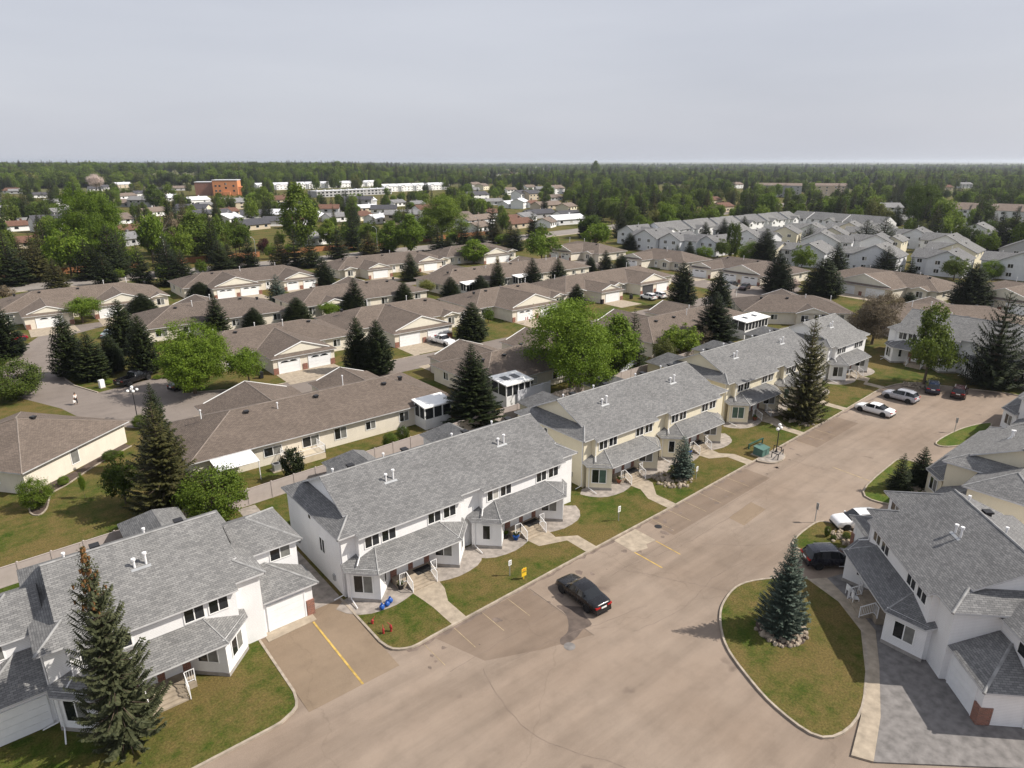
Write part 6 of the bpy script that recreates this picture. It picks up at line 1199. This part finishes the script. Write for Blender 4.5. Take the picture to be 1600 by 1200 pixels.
tpx('d_b_brown', 282, 398, 330, 40, 'brownish thin-leaved tree beside the pale-stemmed one', 'leafy_tree'); tpx('bare', 240, 398, 335, 40, 'second pale-stemmed tree with few leaves', 'leafy_tree')
# stones around the planted spruces
def stone_ring(label, cx, cy, r0, r1, n, z=0.0, seed=0, arc=6.283):
    rr = random.Random(seed); b = MB()
    for i in range(n):
        a = arc * rr.random(); q = rr.uniform(r0, r1); x, y = cx + q * math.cos(a), cy + q * math.sin(a) * .95; s = rr.uniform(.09, .26); h = s * rr.uniform(.7, 1.1); m_ = rr.randint(6, 8); off = len(b.v); c = rr.uniform(.3, .9)
        for k, (f_, zz) in enumerate(((1, 0), (1.02, h * .5), (.6, h))):
            for j in range(m_): t = 2 * math.pi * j / m_ + c; e = rr.uniform(.75, 1.15); b.v.append((x + s * f_ * e * math.cos(t), y + s * f_ * e * .8 * math.sin(t), z + zz * rr.uniform(.9, 1.1)))
        for k in range(2):
            for j in range(m_): b.f.append((off + k * m_ + j, off + k * m_ + (j + 1) % m_, off + (k + 1) * m_ + (j + 1) % m_, off + (k + 1) * m_ + j)); b.m.append(0)
        b.f.append(tuple(off + 2 * m_ + j for j in range(m_))); b.m.append(0)
    o = b.build('stone_bed', 'stone', uv=False); return tag(o, label, 'stones', kind='stuff')
X, Y = P(1220, 985); stone_ring('pale rubble stones ringing the blue spruce', X, Y, .9, 1.9, 130, .0, 1); X, Y = P(1060, 748); stone_ring('pale rubble stones around the small bluish spruce', X - .6, Y + .3, .5, 2.2, 150, 0, 2)
X, Y = P(1252, 655); stone_ring('reddish-brown stones at the foot of the tall olive-dark spruce', X, Y, .5, 2.6, 150, 0, 3); X, Y = P(1428, 603); stone_ring('stones around the red pine trunk', X, Y, .6, 1.8, 60, 0, 4)
X, Y = P(1312, 838); stone_ring('pale stones by the shrubs on the lawn wedge', X, Y, .1, 1.3, 45, 0, 5); X, Y = P(1330, 848); stone_ring('pale stones beside the black crossover hood', X, Y, .1, 1.0, 35, 0, 6); X, Y = P(1425, 765); stone_ring('stones under the two little spruces', X, Y, .2, 1.6, 60, 0, 7)
sheet('mulch_ring', smooth([(P(1220, 985)[0] + 1.8 * math.cos(a), P(1220, 985)[1] + 1.8 * math.sin(a)) for a in np.linspace(0, 6.28, 9)[:-1]], True, 2), 'mulch', .006)
# ------------------------------------------------------------------ mid trees as individuals, far wood as one mass
houses_px = [(x, y, P(x, y, e)) for x, y, wd, dp, e, a, wl_, rf in FH[:NFH] + FH[NFH::2]] + [(x, y, P(x, y, 4)) for x, y in ((337, 295), (520, 300), (560, 298), (590, 297), (1500, 322), (1560, 328), (1590, 330), (1250, 300), (1215, 305), (1290, 302), (440, 292), (480, 290), (540, 290), (620, 292), (650, 292), (690, 293), (205, 280), (260, 280), (300, 280), (800, 288), (840, 290), (825, 285), *[(x, 296) for x in range(500, 615, 24)], *[(x, 288) for x in range(404, 720, 34)], *[(x, y) for x in (312, 322, 332, 342, 352, 362, 372) for y in (288, 298)], *[(x, 280) for x in range(185, 365, 20)])]
solid = [(o.location.x, o.location.y) for o in bpy.data.objects if o.parent is None and o.get('category') in ('house', 'bungalow', 'building')]
rg = random.Random(9)
def clear(X, Y, h, wd, lim=14):
    f = X * HX + Y * HY; xp, yb = proj(X, Y, 0); _, yt = proj(X, Y, h); hw = wd / 2 / (math.sqrt(f * f + CAMH ** 2) / FPX)
    if built_on(X, Y, 1.5): return False
    for x, y, (a, c) in houses_px:
        fh = a * HX + c * HY
        if f < fh - 2 and abs(xp - x) < hw + 4 and yt < y + 2 < yb + 8: return False
    return True
def zone(X, Y):                                 # open places that stay free of trees
    if Y < 238 + max(0, (X - 150) * .17): return X > 290 and Y < 125 or X > 345 or (X > 190 and Y > 199 and X < 345) or False
    if 195 < X < 290 and Y < 199 or 190 < X < 350 and 120 < Y < 199: return False
    if 372 < X < 460 and 60 < Y < 160: return False
    return True
def road(X, Y):
    c = 228 + max(0, X - 100) * .07 if X < 300 else 250 + (X - 300) * .176
    return abs(Y - c) < 11
ns = nd_ = 0; PTS = []

LOOK = {'d_a': 'mid-green tree', 'd_b': 'spreading mid-green tree', 'd_f': 'flame-shaped green tree', 'd_a_dark': 'dark-leaved tree', 'd_b_dark': 'spreading dark-leaved tree', 'd_b_olive': 'pale olive tree', 'd_a_bright': 'bright yellow-green tree', 's_a': 'dark conical spruce', 's_b': 'broad dark spruce', 's_c': 'slim dark spruce', 's_ao': 'olive-tinted spruce'}
def put_tree(key, X, Y, h, wd, name):
    q = ('tall ' if h > 15 else 'short ' if h < 10.5 else 'middling ') + LOOK[key]; where = 'near the fences across the main road' if math.hypot(X, Y) < 340 else 'among the houses beyond the main road'
    tree(key, X, Y, h, wd, f'{q} {where}', name, group=f'{q}s {where}', z=-.05)
cand = []
while len(cand) < 5400:
    x = rg.uniform(-90, 1690); d_ = 235 + 900 * rg.random() ** 1.6; u = (x - 800) / FPX; n_ = math.hypot(CP, u); X = d_ * (CP * HX + u * RX) / n_; Y = d_ * (CP * HY + u * RY) / n_
    if d_ < 340 and rg.random() < .45: continue
    if zone(X, Y) and not road(X, Y): cand.append((d_, X, Y, x))
cand.sort()
grid = {}
for d_, X, Y, x in cand:
    left = x < 620; sp_ = rg.random() < (.46 if left else .40)
    h = rg.uniform(9, 21) if sp_ else rg.uniform(7, 17); wd = h * rg.uniform(.32, .44) if sp_ else h * rg.uniform(.6, .95)
    if not sp_ and 640 < d_ and left: h *= 1.25
    g = (int(X / 5), int(Y / 5)); crowd = sum(((X - a) ** 2 + (Y - c) ** 2) < ((wd + q) * .36) ** 2 for i in (-2, -1, 0, 1, 2) for j in (-2, -1, 0, 1, 2) for a, c, q in grid.get((g[0] + i, g[1] + j), ()))
    if crowd or not clear(X, Y, h, wd): continue
    grid.setdefault(g, []).append((X, Y, wd))
    if sp_ and ns < 170: put_tree(rg.choice(('s_a', 's_b', 's_c', 's_a', 's_ao')), X, Y, h, wd, 'conifer_tree'); ns += 1
    elif not sp_ and nd_ < 200: put_tree(rg.choice(('d_a', 'd_b', 'd_f', 'd_a_dark', 'd_b', 'd_b_olive', 'd_a_bright', 'd_b_dark', 'd_a', 'd_a_bright')), X, Y, h, wd, 'leafy_tree'); nd_ += 1
    else: PTS.append((X, Y, h, wd, sp_))
for _ in range(19000):
    d_ = 1050 + 5200 * rg.random() ** 1.5; x = rg.uniform(-90, 1690); u = (x - 800) / FPX; n_ = math.hypot(CP, u); X = d_ * (CP * HX + u * RX) / n_; Y = d_ * (CP * HY + u * RY) / n_; sp_ = rg.random() < (.48 if x < 700 else .36)
    if math.sin(X / 97 + 1.3) + math.sin(Y / 71 + X / 210) + math.sin((X - Y) / 133) < -1.0: continue
    h = (rg.uniform(9, 26) if rg.random() < .4 else rg.uniform(9, 18)) if sp_ else rg.uniform(8, 17)
    if x < 600 and d_ < 2200 and not sp_: h *= 1.25
    PTS.append((X, Y, h, (h * .38 if sp_ else h * .85) * (1 + d_ / 6000), sp_))
def rise(X, Y):
    f = X * HX + Y * HY; x = 800 + FPX * (X * RX + Y * RY) / f / CP; a = min(1, max(0, (f - 830) / 500)); b_ = min(1, max(0, (760 - x) / 260)); return 11 * (a * a * (3 - 2 * a)) * (b_ * b_ * (3 - 2 * b_))
hm_ = MB(); rows = []
for f in np.r_[np.linspace(800, 1500, 12), np.linspace(1700, 9000, 8)]:
    rows.append(len(hm_.v))
    for x in np.linspace(-700, 800, 24): u = (x - 800) / FPX * CP; X = f * (HX + u * RX); Y = f * (HY + u * RY); hm_.v.append((X, Y, rise(X, Y) * max(0, min(1, (9000 - f) / 3000)) - .19))
for a, c in zip(rows, rows[1:]):
    for j in range(23): hm_.f.append((a + j, a + j + 1, c + j + 1, c + j)); hm_.m.append(0)
tag(hm_.build('hill', 'ground_far', smooth=True), kind='structure')
for x, yt in ((142, 250), (165, 252), (180, 255), (350, 258), (372, 253), (395, 252), (430, 254), (362, 262), (528, 251), (545, 255), (440, 262), (500, 253), (572, 256), (600, 258), (30, 262), (60, 256), (85, 262), (110, 258), (220, 262), (250, 264), (290, 262), (930, 251), (640, 260)):
    X, Y = P(x, 276.5); PTS.append((X, Y, hgt(X, Y, yt) - rise(X, Y) + .2, 22, x in (500, 60, 30, 110, 250)))
# instanced prototypes for the mass
wood = bpy.data.collections.new('wood_prototypes')
for i, (k, m_) in enumerate((('s_a', 0), ('s_b', 0), ('s_c', 0), ('d_a', 1), ('d_b', 1), ('d_f', 1), ('d_a_dark', 1), ('d_b_dark', 1), ('d_a_bright', 1), ('d_b_olive', 1))):
    p = PT[k]; v, f, tv, tf = p['raw']; keep = np.arange(len(f))[::1]; me = np_mesh('wood_tree', np.vstack([v, np.asarray(tv)]), np.vstack([f, np.asarray(tf) + len(v)]), [p['crown'].materials[0].name, 'bark'], np.r_[np.zeros(len(f)), np.ones(len(tf))])
    wood.objects.link(bpy.data.objects.new(f'wood_{i:02d}', me))
PR = [PT[k]['R'] for k in ('s_a', 's_b', 's_c', 'd_a', 'd_b', 'd_f', 'd_a', 'd_b', 'd_a', 'd_b')]
me = bpy.data.meshes.new('far_wood'); me.from_pydata([(a, c, -.2 + rise(a, c) * max(0, min(1, (9000 - a * HX - c * HY) / 3000))) for a, c, *_ in PTS], [], [])
idx = [rg.choice((0, 1, 2)) if q[4] else rg.choice((3, 4, 5, 6, 7, 3, 4, 6, 7, 8, 9)) for q in PTS]
me.attributes.new('idx', 'INT', 'POINT').data.foreach_set('value', idx)
me.attributes.new('rot', 'FLOAT', 'POINT').data.foreach_set('value', [rg.uniform(0, 6.28) for _ in PTS])
sv = np.array([(q[3] / 2 / PR[i], q[3] / 2 / PR[i], q[2]) for q, i in zip(PTS, idx)], np.float32)
me.attributes.new('scl', 'FLOAT_VECTOR', 'POINT').data.foreach_set('vector', sv.ravel())
fw = put('far_wood', me); tag(fw, 'distant mass of mixed woodland stretching to the horizon', 'woodland', kind='stuff')
ng = bpy.data.node_groups.new('scatter', 'GeometryNodeTree'); ng.interface.new_socket('Geometry', in_out='INPUT', socket_type='NodeSocketGeometry'); ng.interface.new_socket('Geometry', in_out='OUTPUT', socket_type='NodeSocketGeometry')
gi = ng.nodes.new('NodeGroupInput'); go = ng.nodes.new('NodeGroupOutput'); ip = ng.nodes.new('GeometryNodeInstanceOnPoints'); ci = ng.nodes.new('GeometryNodeCollectionInfo'); ci.inputs[0].default_value = wood; ci.inputs['Separate Children'].default_value = True; ci.inputs['Reset Children'].default_value = True
def attr(n_, ty): a = ng.nodes.new('GeometryNodeInputNamedAttribute'); a.data_type = ty; a.inputs[0].default_value = n_; return a.outputs[0]
cx = ng.nodes.new('ShaderNodeCombineXYZ'); ng.links.new(attr('rot', 'FLOAT'), cx.inputs[2]); ip.inputs['Pick Instance'].default_value = True
ng.links.new(gi.outputs[0], ip.inputs['Points']); ng.links.new(ci.outputs[0], ip.inputs['Instance']); ng.links.new(attr('idx', 'INT'), ip.inputs['Instance Index']); ng.links.new(cx.outputs[0], ip.inputs['Rotation']); ng.links.new(attr('scl', 'FLOAT_VECTOR'), ip.inputs['Scale']); ng.links.new(ip.outputs[0], go.inputs[0])
fw.modifiers.new('scatter', 'NODES').node_group = ng
print('trees', ns, nd_, 'mass', len(PTS), 'objects', len(bpy.data.objects))

# ------------------------------------------------------------------ summer haze: one closed box of thin air
hz = MB(); hz.box(-14500, 26500, -14500, 26500, -1.2, 60); hm = bpy.data.materials.new('haze'); hm.use_nodes = True; M['haze'] = hm
t = hm.node_tree; t.nodes.remove(t.nodes['Principled BSDF']); v = t.nodes.new('ShaderNodeVolumePrincipled'); v.inputs['Density'].default_value = .000075; v.inputs['Color'].default_value = (.82, .89, 1, 1); v.inputs['Anisotropy'].default_value = .3
t.links.new(v.outputs[0], t.nodes['Material Output'].inputs['Volume']); ho = hz.build('haze', 'haze', uv=False); tag(ho, 'pale summer haze thickening towards the horizon', 'haze', kind='stuff')
